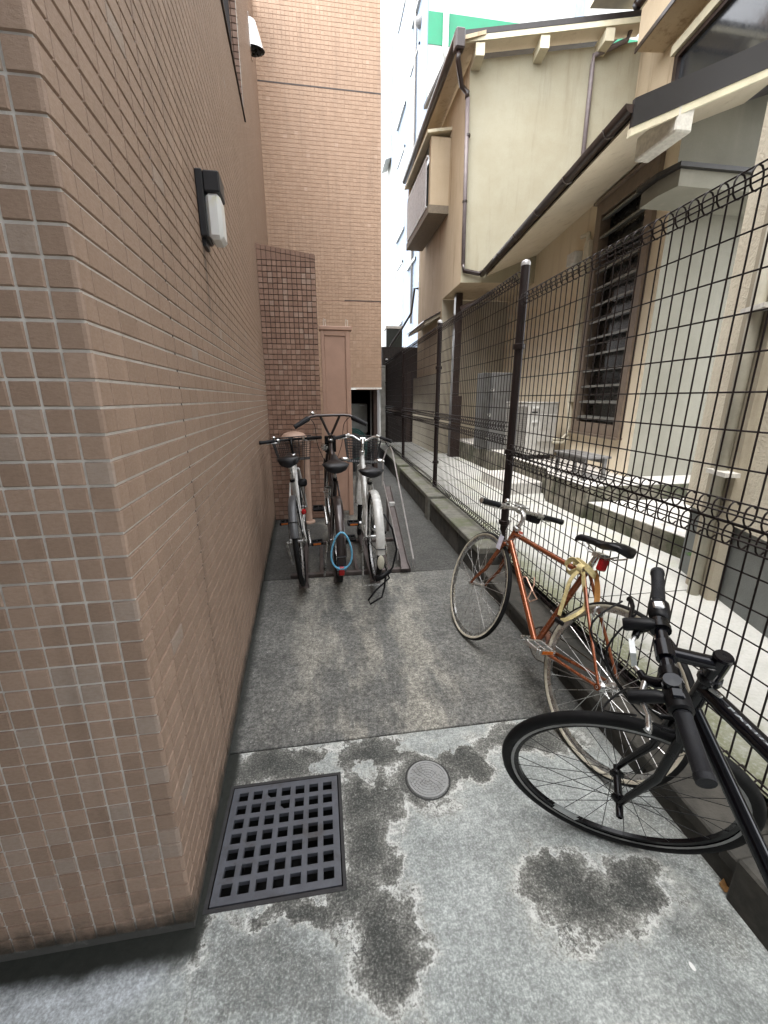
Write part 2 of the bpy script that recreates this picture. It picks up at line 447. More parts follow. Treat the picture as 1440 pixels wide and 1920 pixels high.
def mat_dark_slab(name='concrete_dark_weathered', tone=1.0):
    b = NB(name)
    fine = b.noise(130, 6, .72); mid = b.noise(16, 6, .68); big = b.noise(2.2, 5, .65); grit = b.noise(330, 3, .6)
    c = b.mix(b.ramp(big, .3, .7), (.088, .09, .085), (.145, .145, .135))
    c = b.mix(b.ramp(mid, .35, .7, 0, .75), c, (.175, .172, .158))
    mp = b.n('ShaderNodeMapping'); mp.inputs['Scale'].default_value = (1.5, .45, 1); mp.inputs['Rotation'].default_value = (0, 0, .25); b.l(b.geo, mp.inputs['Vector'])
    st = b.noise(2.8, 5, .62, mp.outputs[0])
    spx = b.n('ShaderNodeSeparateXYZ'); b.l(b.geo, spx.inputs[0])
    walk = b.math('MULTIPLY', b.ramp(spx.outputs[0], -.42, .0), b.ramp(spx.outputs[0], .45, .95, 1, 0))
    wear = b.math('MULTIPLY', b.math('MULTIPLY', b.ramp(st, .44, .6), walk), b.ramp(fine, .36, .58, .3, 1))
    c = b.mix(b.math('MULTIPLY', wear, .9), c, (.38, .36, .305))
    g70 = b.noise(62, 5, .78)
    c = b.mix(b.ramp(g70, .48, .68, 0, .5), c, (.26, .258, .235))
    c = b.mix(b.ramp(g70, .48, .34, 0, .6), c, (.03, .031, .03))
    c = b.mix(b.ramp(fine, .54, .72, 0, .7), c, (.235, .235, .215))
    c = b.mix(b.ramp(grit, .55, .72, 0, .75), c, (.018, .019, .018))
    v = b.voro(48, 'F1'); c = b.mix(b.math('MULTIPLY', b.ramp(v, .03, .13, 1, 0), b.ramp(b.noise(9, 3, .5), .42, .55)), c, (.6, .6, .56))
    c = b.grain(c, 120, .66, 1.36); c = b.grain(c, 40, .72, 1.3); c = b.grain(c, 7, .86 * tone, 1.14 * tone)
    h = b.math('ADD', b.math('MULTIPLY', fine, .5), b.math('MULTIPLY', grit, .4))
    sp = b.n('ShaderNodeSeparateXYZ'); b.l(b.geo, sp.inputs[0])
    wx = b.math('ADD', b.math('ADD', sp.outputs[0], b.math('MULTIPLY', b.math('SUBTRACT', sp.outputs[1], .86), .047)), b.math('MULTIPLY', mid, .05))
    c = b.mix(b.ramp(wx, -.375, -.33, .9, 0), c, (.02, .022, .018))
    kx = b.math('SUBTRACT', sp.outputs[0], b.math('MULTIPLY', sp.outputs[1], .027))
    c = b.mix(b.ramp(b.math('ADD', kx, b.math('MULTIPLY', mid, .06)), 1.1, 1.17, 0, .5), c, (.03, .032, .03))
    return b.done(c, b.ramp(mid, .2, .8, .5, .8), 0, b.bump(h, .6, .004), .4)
M_DARKSLAB = mat_dark_slab(); M_FARSLAB = mat_dark_slab('concrete_dark_far', .5)  # far slabs: the same concrete in a darker overall tone

def mat_path():
    b = NB('path_concrete')
    fine = b.noise(60, 6, .7); mid = b.noise(5, 6, .65); grit = b.noise(260, 3, .6)
    c = b.mix(b.ramp(mid, .3, .7), (.47, .47, .44), (.55, .545, .515))
    c = b.mix(b.ramp(fine, .35, .75, 0, .5), c, (.35, .35, .32))
    c = b.mix(b.ramp(grit, .62, .8, 0, .4), c, (.2, .2, .18))
    sp = b.n('ShaderNodeSeparateXYZ'); b.l(b.geo, sp.inputs[0])
    e = b.math('SUBTRACT', sp.outputs[0], b.math('MULTIPLY', sp.outputs[1], .027))
    e = b.math('ADD', e, b.math('MULTIPLY', mid, .55))
    moss = b.math('MULTIPLY', b.ramp(e, 1.68, 1.92, 1, 0), b.ramp(fine, .3, .55, .35, 1))
    c = b.mix(b.math('MULTIPLY', moss, .75), c, (.20, .215, .10))
    moss2 = b.math('MULTIPLY', b.ramp(b.noise(1.3, 4, .6), .52, .68), b.ramp(fine, .35, .6, .2, .75))
    c = b.mix(b.math('MULTIPLY', moss2, .6), c, (.36, .37, .22))
    return b.done(c, .85, 0, b.bump(b.math('ADD', fine, grit), .35, .003), .25)
M_PATH = mat_path()
M_KERB = simple('kerb_concrete', (.06, .056, .048), .9, 0, .4, 9, .7, 120, (.03, .03, .026), .6)
M_KERBTOP = simple('coping_concrete', (.15, .146, .125), .9, 0, .3, 12, .6, 140, (.10, .11, .06), .5)
M_LEDGE = simple('ledge_concrete', (.16, .145, .115), .9, 0, .5, 7, .8, 70, (.05, .055, .03), .6)
M_LEDGETOP = simple('ledge_top_concrete', (.52, .50, .47), .9, 0, .15, 9, .5, 90, (.3, .29, .26), .3)

# ================================================================== GROUND
GX0, GX1, GY0, GY1 = -.386, .010, .897, 1.284       # the drain pit
def ring(mb, X0, X1, Y0, Y1, z):
    """sheet with a rectangular hole for the pit"""
    xs = [X0, GX0, GX1, X1]; ys = [Y0, GY0, GY1, Y1]
    for i in range(3):
        for j in range(3):
            if i == 1 and j == 1: continue
            mb.quad((xs[i], ys[j], z), (xs[i + 1], ys[j], z), (xs[i + 1], ys[j + 1], z), (xs[i], ys[j + 1], z))
    return mb
M_EARTH = simple('earth_ground', (.05, .05, .047), .95, 0, .3, 4, .5, 60)
g = ring(MB(), -150, 150, -150, 150, -.055).build('ground', M_EARTH); kind(g, 'structure')
pv = MB(); pv.box((-6, -3, -.05), (1.6, 13, -.045))
pav = ring(MB(), -6, 1.45, -3, 13, -.030).build('pavement', simple('joint_bed', (.012, .012, .011), .95)); kind(pav, 'structure')
def slab(mat, x0, x1, y0, y1, z=0.0, hole=False):
    m = MB()
    if hole:
        ring(m, x0, x1, y0, y1, z)
        for a, b_ in (((x0, y0), (x1, y0)), ((x1, y0), (x1, y1)), ((x1, y1), (x0, y1)), ((x0, y1), (x0, y0))):
            m.quad((*a, z - .028), (*b_, z - .028), (*b_, z), (*a, z))
    else: m.bbox((x0, y0, z - .028), (x1, y1, z), .003)
    return part(m, 'slab', mat, pav)
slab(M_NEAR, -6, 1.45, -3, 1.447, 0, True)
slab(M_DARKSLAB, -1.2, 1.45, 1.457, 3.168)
slab(M_FARSLAB, -1.2, 1.45, 3.176, 4.66, .001)
slab(M_FARSLAB, -1.2, 1.7, 4.668, 7.58)
slab(M_FARSLAB, -1.2, 1.9, 7.588, 13)

# ================================================================== LEFT BUILDING
SLOPE = -.047
def SX(y): return -.41 + SLOPE * (y - .86)
BLD = empty('apartment_building', (-.41, .86, 0))
tag(BLD, 'brown tiled apartment building filling the left and closing the alley end', 'building')
TH = .005
WY0, WY1, WZ0, WZ1 = 1.9, 4.745, 3.93, 6.3          # window in the side wall
def side_pt(y, z, out=0.0): return V((SX(y) + out, y, z))
m = MB()
for (ya, yb, za, zb) in ((.86, WY0, -.03, 6.9), (WY1, 7.62, -.03, 6.9), (WY0, WY1, -.03, WZ0), (WY0, WY1, WZ1, 6.9)):
    m.quad(side_pt(ya, za), side_pt(yb, za), side_pt(yb, zb), side_pt(ya, zb))
m.quad((-6, .86, -.03), (-.41, .86, -.03), (-.41, .86, 6.9), (-6, .86, 6.9))
m.quad((-6, .86, 6.9), (SX(.86), .86, 6.9), (SX(7.62), 7.62, 6.9), (-6, 7.62, 6.9))
wall = part(m, 'wall', M_GROUT, BLD)
def tile_geo(mb, o, u, v, n, w, h, d, jit=.0006, rng=1.0):
    """one tile: frustum standing d proud of the wall; o is its lower corner"""
    r = lambda: random.uniform(-jit, jit); c = .0018
    p = [o, o + u * w, o + u * w + v * h, o + v * h]
    q = [o + u * (c + r()) + v * (c + r()), o + u * (w - c + r()) + v * (c + r()), o + u * (w - c + r()) + v * (h - c + r()), o + u * (c + r()) + v * (h - c + r())]
    dd = d + random.uniform(-.0004, .0004) * rng
    mb.cur = .45 + (random.random() - .45) * (rng if random.random() < .93 else 1)
    mb.add(p + [x + n * dd for x in q], [(4, 5, 6, 7), (0, 1, 5, 4), (1, 2, 6, 5), (2, 3, 7, 6), (3, 0, 4, 7)])
PT = .0498; JW = .0052; Z0 = .032
# the side wall
sd = V((SLOPE, 1, 0)).normalized(); sn = V((1, -SLOPE, 0)).normalized()
m = MB(); ncol = int(6.72 / PT)
EXPJ = 11
for i in range(ncol):
    y = .86 + .0005 + i * PT + (.006 if i >= EXPJ else 0)
    top = min(6.85, 2.35 + .85 * (y + .2))
    if i and i % 2 == 0: continue
    for j in range(int((top - Z0) / PT)):
        z = Z0 + j * PT
        if WY0 - PT < y < WY1 and WZ0 - PT < z < WZ1: continue
        wv = 2 * PT - .0028 if i else PT - .001
        tile_geo(m, side_pt(y, z), sd, V((0, 0, 1)), sn, wv, PT - JW, TH, .0003, .3)
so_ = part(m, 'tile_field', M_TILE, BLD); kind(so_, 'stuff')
# dark sealant lines
m = MB()
yj = .86 + EXPJ * PT
m.prism([side_pt(yj - .002, Z0, .001), side_pt(yj + .0045, Z0, .001), side_pt(yj + .0045, 6.88, .001), side_pt(yj - .002, 6.88, .001)], sn * .0015)
part(m, 'sealant_joint', simple('sealant', (.05, .035, .03), .6), BLD)
# front face: the nearest tiles are single pieces, the rest one field
fm = []
for k in range(5):
    mb = MB(); tile_geo(mb, V((0, 0, 0)), V((1, 0, 0)), V((0, 0, 1)), V((0, -1, 0)), PT - JW, PT - JW, TH, .0009); mb.t = [.5] * len(mb.t)
    me = mb.mesh('tile'); me.materials.append(M_TILE_OBJ); fm.append(me)
cm = []
for k in range(3):          # corner piece, a rounded nose at the arris
    mb = MB(); a = PT - JW; e = TH
    P = [(0, 0), (0.0015, -e), (a - .004, -e - random.uniform(0, .0006)), (a + .002, -e + .0015), (a + e, 0.0)]
    h = PT - JW
    vs = [(x, y, 0.0012 if 0 < q < 4 else 0) for q, (x, y) in enumerate(P)] + [(x, y, h - .0012 if 0 < q < 4 else h) for q, (x, y) in enumerate(P)]
    mb.add(vs, [(q, q + 1, q + 6, q + 5) for q in range(4)] + [(0, 1, 2, 3, 4)[::-1], (5, 6, 7, 8, 9)])
    me = mb.mesh('tile'); me.materials.append(M_TILE_OBJ); cm.append(me)
m = MB(); nsing = 0
NR = int((4.2 - Z0) / PT)
for j in range(NR):
    z = Z0 + j * PT
    nvis = max(2, int((.52 - .20 * z) / PT) + 1) if z < 2.1 else 0
    for i in range(34):
        x = -.41 - (i + 1) * PT + JW
        if i < nvis and nsing < 298:
            me = cm[(j * 7) % 3] if i == 0 else fm[(i * 3 + j * 5) % 5]
            o = share('tile', me, None, (x, .86, z)); keep(o, BLD); nsing += 1
        else:
            tile_geo(m, V((x, .86, z)), V((1, 0, 0)), V((0, 0, 1)), V((0, -1, 0)), PT - JW, PT - JW, TH, .0009)
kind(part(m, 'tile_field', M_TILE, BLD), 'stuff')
# unseen overhang and side wing, added to keep the front face in shade
m = MB(); m.box((-6, -1.9, 2.6), (-.43, .854, 6.9)); part(m, 'shade_overhang', M_GROUT_PART, BLD)
m = MB(); m.box((-6, -2.6, -.03), (-2.6, .853, 2.599)); part(m, 'shade_wing', M_GROUT_PART, BLD)
# window high in the side wall
M_DKFRAME = simple('window_bronze', (.03, .024, .022), .45, .3, .1)
M_GLASS = simple('glass_dull', (.10, .12, .12), .12, 0, .1, 2, spec=.6)
wi = MB(); dep = .13
wi.prism([side_pt(WY0, WZ0, -.10), side_pt(WY1, WZ0, -.10), side_pt(WY1, WZ1, -.10), side_pt(WY0, WZ1, -.10)], sn * -.01)
win = part(wi, 'window', M_GLASS, BLD)
fr = MB()
for (ya, yb, za, zb) in ((WY0, WY1, WZ0, WZ0 + .05), (WY0, WY1, WZ1 - .05, WZ1), (WY1 - .05, WY1 - .002, WZ0 + .05, WZ1 - .05), (3.3, 3.35, WZ0 + .05, WZ1 - .05)):
    fr.prism([side_pt(ya, za, -.095), side_pt(yb, za, -.095), side_pt(yb, zb, -.095), side_pt(ya, zb, -.095)], sn * .04)
part(fr, 'frame', M_DKFRAME, win)
sl_ = MB(); sl_.prism([side_pt(WY0, WZ0 - .012, -.11), side_pt(WY1, WZ0 - .012, -.11), side_pt(WY1, WZ0 - .012, .018), side_pt(WY0, WZ0 - .012, .018)], (0, 0, .011))
part(sl_, 'sill', M_DKFRAME, win)
jb = MB(); jb.quad(side_pt(WY1, WZ0, 0), side_pt(WY1, WZ0, -.12), side_pt(WY1, WZ1, -.12), side_pt(WY1, WZ1, 0))
jb.quad(side_pt(WY0, WZ1, 0), side_pt(WY1, WZ1, 0), side_pt(WY1, WZ1, -.12), side_pt(WY0, WZ1, -.12))
part(jb, 'reveal', M_GROUT_PART, win)
jt = MB()
for j in range(int((WZ1 - WZ0) / PT)):
    for q in range(2): tile_geo(jt, side_pt(WY1, WZ0 + j * PT + .003, -.001 - q * .047), -sn, V((0, 0, 1)), V((0, -1, 0)), .042, PT - JW, .003)
kind(part(jt, 'reveal_tile', M_TILE_PART, win), 'stuff')

# ---- far wall, closing the alley
FY = 7.62; FX0, FX1 = SX(7.62), 1.112; OZ = 1.617; OX0 = .50
m = MB()
m.quad((FX0, FY, OZ), (FX1, FY, OZ), (FX1, FY, 10), (FX0, FY, 10))
m.quad((FX0, FY, -.03), (OX0, FY, -.03), (OX0, FY, OZ), (FX0, FY, OZ))
m.quad((FX1, FY, OZ), (FX1, 13, OZ), (FX1, 13, 10), (FX1, FY, 10))
m.quad((FX0, FY, 10), (FX1, FY, 10), (FX1, 13, 10), (FX0, 13, 10))
part(m, 'far_wall', M_GROUT_FAR, BLD)
m = MB(); PF = .0555; JF = .0055
zz = OZ + .03; rows = 0; JL = [3.055, 5.94]
while zz < 8.6:
    for L in JL:
        if L - PF * .5 < zz < L + PF * .5: zz += .012; JL = [q for q in JL if q != L]
    off = 0
    n_ = int((FX1 - FX0) / PF)
    for i in range(n_):
        tile_geo(m, V((FX1 - .004 - (i + 1) * PF, FY, zz)), V((1, 0, 0)), V((0, 0, 1)), V((0, -1, 0)), PF - (.0016 if (i + rows) % 2 else .003), PF - .0042, .0035, .0004, .7)
    zz += PF; rows += 1
for j in range(int(OZ / PF)):
    for i in range(int((OX0 - FX0) / PF)):
        tile_geo(m, V((OX0 - .003 - (i + 1) * PF, FY, .02 + j * PF)), V((1, 0, 0)), V((0, 0, 1)), V((0, -1, 0)), PF - JF, PF - JF, .0045)
kind(part(m, 'tile_field', M_TILE_FAR, BLD), 'stuff')
m = MB(); m.box((OX0, FY - .012, OZ - .006), (FX1 + .006, FY + .02, OZ + .022)); part(m, 'lintel_trim', simple('trim_white', (.62, .6, .55), .5), BLD)
m = MB(); m.box((OX0 - .02, FY - .006, 3.048), (FX1, FY - .001, 3.062)); m.box((FX0 + .01, FY - .006, 5.93), (FX1, FY - .001, 5.946))
part(m, 'sealant_joint', simple('sealant', (.05, .035, .03), .6), BLD)
# the dark undercroft behind the opening
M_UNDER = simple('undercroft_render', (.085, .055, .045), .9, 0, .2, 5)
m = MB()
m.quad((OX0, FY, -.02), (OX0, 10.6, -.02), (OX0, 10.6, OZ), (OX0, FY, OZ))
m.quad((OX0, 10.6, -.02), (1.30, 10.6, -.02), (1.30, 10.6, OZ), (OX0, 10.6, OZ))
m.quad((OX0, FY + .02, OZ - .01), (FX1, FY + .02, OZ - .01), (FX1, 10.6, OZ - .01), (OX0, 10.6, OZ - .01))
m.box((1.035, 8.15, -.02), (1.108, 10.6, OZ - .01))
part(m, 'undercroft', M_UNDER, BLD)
m = MB(); m.box((.985, 8.3, 0), (1.012, 8.33, OZ - .01)); part(m, 'rain_pipe', simple('pipe_grey', (.28, .26, .24), .5), BLD)

# ---- the low tiled partition that stands out from the side wall
PY = 4.93; PX0, PX1 = SX(4.93) + .004, .005
def ptop(x): return 2.99 + (x - PX0) / (PX1 - PX0) * -.075
m = MB()
m.prism([(PX0, PY, -.02), (PX1, PY, -.02), (PX1, PY, ptop(PX1) - .004), (PX0, PY, ptop(PX0) - .004)], (0, .13, 0))
PAR = part(m, 'partition', M_GROUT_PART, BLD)
m = MB(); PH = .0545; PW = (PX1 - PX0) / 12
for j in range(int(2.9 / PH) - 1):
    for i in range(12):
        if PH * (j + 1) > ptop(PX0 + PW * (i + 1)) - .06: continue
        jj = .0055 if j > 36 else (.0035 if (i * 7 + j * 3) % 5 == 0 else .0009)
        tile_geo(m, V((PX0 + i * PW + .002, PY, .012 + j * PH)), V((1, 0, 0)), V((0, 0, 1)), V((0, -1, 0)), PW - jj, PH - .0062, .006)
jtop = .012 + (int(2.9 / PH) - 1) * PH
for i in range(12):
    xa = PX0 + i * PW + .002; xb = xa + PW - .0055
    m.cur = random.random() * .4
    m.prism([(xa, PY - .006, jtop), (xb, PY - .006, jtop), (xb, PY - .006, ptop(xb) - .05), (xa, PY - .006, ptop(xa) - .05)], (0, .006, 0)) if ptop(xb) - .05 > jtop + .004 else None
    m.prism([(xa, PY - .009, ptop(xa) - .046), (xb, PY - .009, ptop(xb) - .046), (xb, PY - .009, ptop(xb)), (xa, PY - .009, ptop(xa))], (0, .14, 0))
kind(part(m, 'partition_tile', M_TILE_PART, PAR), 'stuff')

# ================================================================== THINGS ON THE BUILDING
# wall lamp
LY0, LY1 = 2.01, 2.13
LP = empty('wall_lamp', side_pt(LY0, 2.09, TH)); tag(LP, 'black wall lamp with white diffuser on the brown tiled wall', 'lamp')
M_LBLK = simple('lamp_black', (.012, .013, .016), .45, 0, .1, 40)
b = NB('lamp_diffuser'); yel = b.ramp(b.noise(14, 3, .5), .45, .62)
spz = b.n('ShaderNodeSeparateXYZ'); b.l(b.geo, spz.inputs[0])
b.done(b.mix(b.math('MULTIPLY', yel, b.ramp(spz.outputs[2], 2.18, 2.24)), (.66, .67, .66), (.62, .60, .40)), .35, 0, None, .5)
b.p.inputs['Subsurface Weight'].default_value = .15; b.p.inputs['Subsurface Radius'].default_value = (.02, .02, .02)
M_DIFF = b.m
def sbox(mb, y0, y1, o0, o1, z0, z1, bv=0.0):
    if bv:
        q = MB(); q.bbox((o0, y0, z0), (o1, y1, z1), bv)
        mb.add([side_pt(p[1], p[2], p[0]) for p in q.v], q.f)
    else:
        mb.prism([side_pt(y0, z0, o0), side_pt(y0, z0, o1), side_pt(y1, z0, o1), side_pt(y1, z0, o0)], (0, 0, z1 - z0))
    return mb
m = MB(); sbox(m, LY0 - .004, LY1 + .004, TH, .034, 2.088, 2.325, .004); part(m, 'back_plate', M_LBLK, LP)
m = MB(); sbox(m, LY0 - .003, LY1 + .003, .034, .098, 2.248, 2.322, .005); part(m, 'hood', M_LBLK, LP)
m = MB(); sbox(m, LY0, LY1, .0345, .094, 2.082, 2.2475, .014); part(m, 'shade', M_DIFF, LP, True, 40)
m = MB(); sbox(m, LY0 + .02, LY1 - .02, TH, .02, 2.06, 2.088); part(m, 'cable_gland', M_LBLK, LP)
# vent hood
vb = side_pt(6.55, 5.72, TH)
VH = empty('vent_hood', vb); tag(VH, 'stainless vent hood high on the side wall near the corner', 'vent hood')
M_STEEL = simple('stainless', (.62, .61, .58), .28, .9, .08, 20)
m = MB(); n_ = 12; prof = []
for k in range(n_ + 1):
    a = pi * k / n_; prof.append((cos(a) * .105, sin(a) * .105))
vs = [(side_pt(6.55 + p[0], 5.60, TH + .002 + max(0, p[1]) * 1.6)) for p in prof] + [(side_pt(6.55 + p[0] * .95, 5.86, TH + .002 + max(0, p[1]) * .8)) for p in prof]
m.add(vs, [(k, k + 1, n_ + 2 + k, n_ + 1 + k) for k in range(n_)] + [tuple(range(n_ + 1, 2 * n_ + 2))]); part(m, 'cowl', M_STEEL, VH, True, 50)
m = MB(); sbox(m, 6.43, 6.67, TH, TH + .006, 5.56, 5.89); part(m, 'flange', M_STEEL, VH)
m = MB(); m.lathe([(0.0, .02), (.08, .02), (.08, 0)], side_pt(6.55, 5.70, TH + .01), sn, 16); part(m, 'grille', simple('vent_dark', (.02, .02, .02), .8), VH)

# steel screen door beside the partition
SY = 5.02
SP = empty('steel_door', (.2, SY, 0)); tag(SP, 'narrow brown painted steel door beside the tiled partition', 'door')
M_BRSTEEL = simple('paint_brown_steel', (.37, .23, .168), .55, .0, .06, 8, .08, 200)
m = MB(); m.bbox((.075, SY + .012, .06), (.315, SY + .035, 2.13), .003); part(m, 'leaf', M_BRSTEEL, SP)
m = MB()
m.bbox((.035, SY, 0), (.0745, SY + .05, 2.19), .003); m.bbox((.3155, SY, 0), (.368, SY + .07, 2.19), .003)
m.bbox((.0755, SY + .001, 2.1345), (.315, SY + .05, 2.19), .003); part(m, 'frame', M_BRSTEEL, SP)
m = MB(); m.bbox((.02, SY - .015, 2.1925), (.39, SY + .12, 2.235), .006); part(m, 'cap', M_BRSTEEL, SP)
for hx in (.085, .335):
    m = MB(); m.tube([(hx - .012, SY + .02, 2.236), (hx - .014, SY + .02, 2.29), (hx - .004, SY + .02, 2.315), (hx + .008, SY + .02, 2.30), (hx + .01, SY + .02, 2.236)], .007, 6)
    part(m, 'hook', simple('hook_steel', (.6, .5, .42), .4, .5), SP)
m = MB(); m.bbox((.285, SY - .004, .9), (.298, SY + .012, .99), .003); part(m, 'handle', M_STEEL, SP)

# standpipe by the partition
q = on_y(574, 900, 4.78); hx = q.x
ST = empty('standpipe', (hx, 4.78, 0)); tag(ST, 'brown painted standpipe with domed head against the tiled partition', 'pipe')
M_SPIPE = simple('paint_tan_pipe', (.47, .32, .245), .5, 0, .08, 12)
m = MB(); m.lathe([(.085, 0), (.085, .02), (.052, .03), (.052, .98), (.06, .99), (.06, 1.0)], (hx, 4.78, 0), (0, 0, 1), 18); part(m, 'pipe', M_SPIPE, ST, True, 40)
m = MB(); m.lathe([(.055, 1.0), (.12, 1.01), (.15, 1.03), (.145, 1.07), (.11, 1.105), (.06, 1.12), (0, 1.122)], (hx - .11, 4.76, -.04), (0, 0, 1), 18)
part(m, 'head', M_SPIPE, ST, True, 50)
m = MB(); m.lathe([(0, 1.08), (.04, 1.08), (.04, 1.092), (0, 1.095)], (hx - .11, 4.76, -.005), (0, 0, 1), 12); part(m, 'cap', M_SPIPE, ST)
m = MB(); m.tube([(hx, 4.78, .96), (hx - .05, 4.77, .97), (hx - .11, 4.76, .975)], .05, 10); part(m, 'elbow', M_SPIPE, ST, True)

# cabinet and green hose in the undercroft
CB = empty('water_heater', (.62, 8.6, 0)); tag(CB, 'grey wall unit inside the dark opening behind the green hose', 'heater')
p0 = on_y(650, 757, 8.6); p1 = on_y(689, 800, 8.6)
M_LG = simple('paint_light_grey', (.40, .41, .39), .5, 0, .1, 9, dirt=(.2, .2, .18), dirt_amt=.4)
m = MB(); m.bbox((p0.x, 8.6, p1.z - .12), (p1.x, 8.85, p0.z), .008); part(m, 'casing', M_LG, CB)
m = MB(); m.bbox((p0.x + .02, 8.56, 0.0), (p1.x - .02, 8.85, p1.z - .125), .006); part(m, 'pedestal', simple('pedestal_grey', (.14, .13, .12), .7), CB)
m = MB(); m.box((p1.x - .16, 8.594, p0.z - .045), (p1.x - .06, 8.599, p0.z - .03)); part(m, 'badge', simple('badge_white', (.7, .7, .7), .4), CB)
HO = empty('garden_hose', (.6, 8.3, 0)); tag(HO, 'coiled dark green garden hose hanging in the undercroft opening', 'hose')
hc = on_y(664, 836, 8.2); M_HOSE = simple('hose_green', (.012, .085, .075), .35, 0, .2, 30)
for k, rr in enumerate((.27, .30, .335)):
    m = MB(); m.tube([(hc.x + rr * cos(a) * .8, 8.2 + .012 * k, hc.z + rr * sin(a)) for a in [pi * t / 22 * 2 for t in range(22)]], .016, 7, True)
    part(m, 'coil', M_HOSE, HO, True)
m = MB(); m.lathe([(.05, -.06), (.05, .06)], (hc.x, 8.24, hc.z), (0, 1, 0), 14); m.box((hc.x - .02, 8.23, 0), (hc.x + .02, 8.27, hc.z)); part(m, 'hanger', simple('hanger_black', (.02, .02, .02), .5), HO)

# ================================================================== DRAIN AND MANHOLE
M_IRON = simple('grate_iron', (.085, .09, .105), .5, .2, .15, 18, .25, 260, (.05, .045, .042), .3)
m = MB(); N7 = 7; bd = .021
for (ax0, ax1, ay0, ay1) in ((GX0 + .004, GX1 - .004, GY0 + .004, GY1 - .004),):
    W_, H_ = ax1 - ax0 - 2 * bd, ay1 - ay0 - 2 * bd; hw, hh = W_ / (N7 + (N7 - 1) * .46), H_ / (N7 + (N7 - 1) * .46)
    xs = [ax0]; ys = [ay0]
    for k in range(N7):
        xs += [ax0 + bd + k * hw * 1.46, ax0 + bd + k * hw * 1.46 + hw]; ys += [ay0 + bd + k * hh * 1.46, ay0 + bd + k * hh * 1.46 + hh]
    xs.append(ax1); ys.append(ay1); zt, zb = .003, -.013
    for i in range(2 * N7 + 1):
        for j in range(2 * N7 + 1):
            if i % 2 and j % 2:
                if (i, j) in ((5, 13), (7, 11)): m.prism([(xs[i], ys[j], zt - .003), (xs[i] + hw * .5, ys[j], zt - .003), (xs[i], ys[j] + hh * .5, zt - .003)], (0, 0, -.01))
                c = .0012; x0, x1, y0, y1 = xs[i], xs[i + 1], ys[j], ys[j + 1]
                O = [(x0, y0), (x1, y0), (x1, y1), (x0, y1)]; I = [(x0 + c, y0 + c), (x1 - c, y0 + c), (x1 - c, y1 - c), (x0 + c, y1 - c)]
                m.add([(*p, zt) for p in O] + [(*p, zt - .001) for p in I] + [(*p, zb) for p in I], [(k, (k + 1) % 4, 4 + (k + 1) % 4, 4 + k) for k in range(4)] + [(4 + k, 4 + (k + 1) % 4, 8 + (k + 1) % 4, 8 + k) for k in range(4)])
            else: m.quad((xs[i], ys[j], zt), (xs[i + 1], ys[j], zt), (xs[i + 1], ys[j + 1], zt), (xs[i], ys[j + 1], zt))
    for a, b_ in (((ax0, ay0), (ax1, ay0)), ((ax1, ay0), (ax1, ay1)), ((ax1, ay1), (ax0, ay1)), ((ax0, ay1), (ax0, ay0))):
        m.quad((*a, zb), (*b_, zb), (*b_, zt), (*a, zt))
GR = m.build('drain_grate', M_IRON); tag(GR, 'square cast iron drain grate with rows of holes in the concrete', 'drain grate')
m = MB()
m.add([(GX0, GY0, -.002), (GX1, GY0, -.002), (GX1, GY1, -.002), (GX0, GY1, -.002), (GX0, GY0, -.42), (GX1, GY0, -.42), (GX1, GY1, -.42), (GX0, GY1, -.42)],
      [(0, 1, 5, 4), (1, 2, 6, 5), (2, 3, 7, 6), (3, 0, 4, 7), (4, 5, 6, 7)])
part(m, 'pit', simple('pit_concrete', (.012, .012, .011), .95, 0, .4, 20), GR)

m = MB()
for (x0, y0, x1, y1) in ((GX0 - .011, GY0 - .011, GX1 + .011, GY0), (GX0 - .011, GY1, GX1 + .011, GY1 + .011), (GX0 - .011, GY0, GX0, GY1), (GX1, GY0, GX1 + .011, GY1)):
    m.box((x0, y0, -.02), (x1, y1, .0022))
part(m, 'frame', simple('grate_frame', (.03, .029, .03), .7, .1, .3, 30, .3, 200), GR)
mc = on_z(802, 1461); MR = .083
M_MH = simple('manhole_resin', (.30, .305, .30), .6, 0, .08, 30, .2, 400, (.2, .2, .19), .3)
MH = empty('manhole_cover', (mc.x, mc.y, 0)); tag(MH, 'small round grey manhole cover with ring pattern in the paving', 'manhole cover')
m = MB(); m.lathe([(MR + .006, .0008), (MR, .0012), (MR, -.01)], (mc.x, mc.y, 0), (0, 0, 1), 40); part(m, 'rim', simple('rim_black', (.02, .02, .02), .6), MH)
m = MB(); m.lathe([(0, .003), (MR - .011, .003), (MR - .011, .0062), (MR - .0035, .0062), (MR - .0025, .001)], (mc.x, mc.y, 0), (0, 0, 1), 40); part(m, 'cover', M_MH, MH, True, 30)
m = MB()
for q, nb in enumerate((6, 10, 14, 18, 20, 22)):
    r0 = .006 + q * .011; r1 = r0 + .0094
    for k in range(nb):
        a0 = 2 * pi * (k + .5 * (q % 2)) / nb; a1 = a0 + 2 * pi / nb - .0016 / (r0 + .003) * 1.2
        if q in (4, 5) and .2 < (a0 % (2 * pi)) < .9: continue
        L = [(mc.x + r * cos(a), mc.y + r * sin(a), .0032) for r, a in ((r0, a0), (r1, a0), (r1, (a0 + a1) / 2), (r1, a1), (r0, a1))]
        m.prism(L, (0, 0, .003))
kind(part(m, 'tread_block', M_MH, MH), 'stuff')

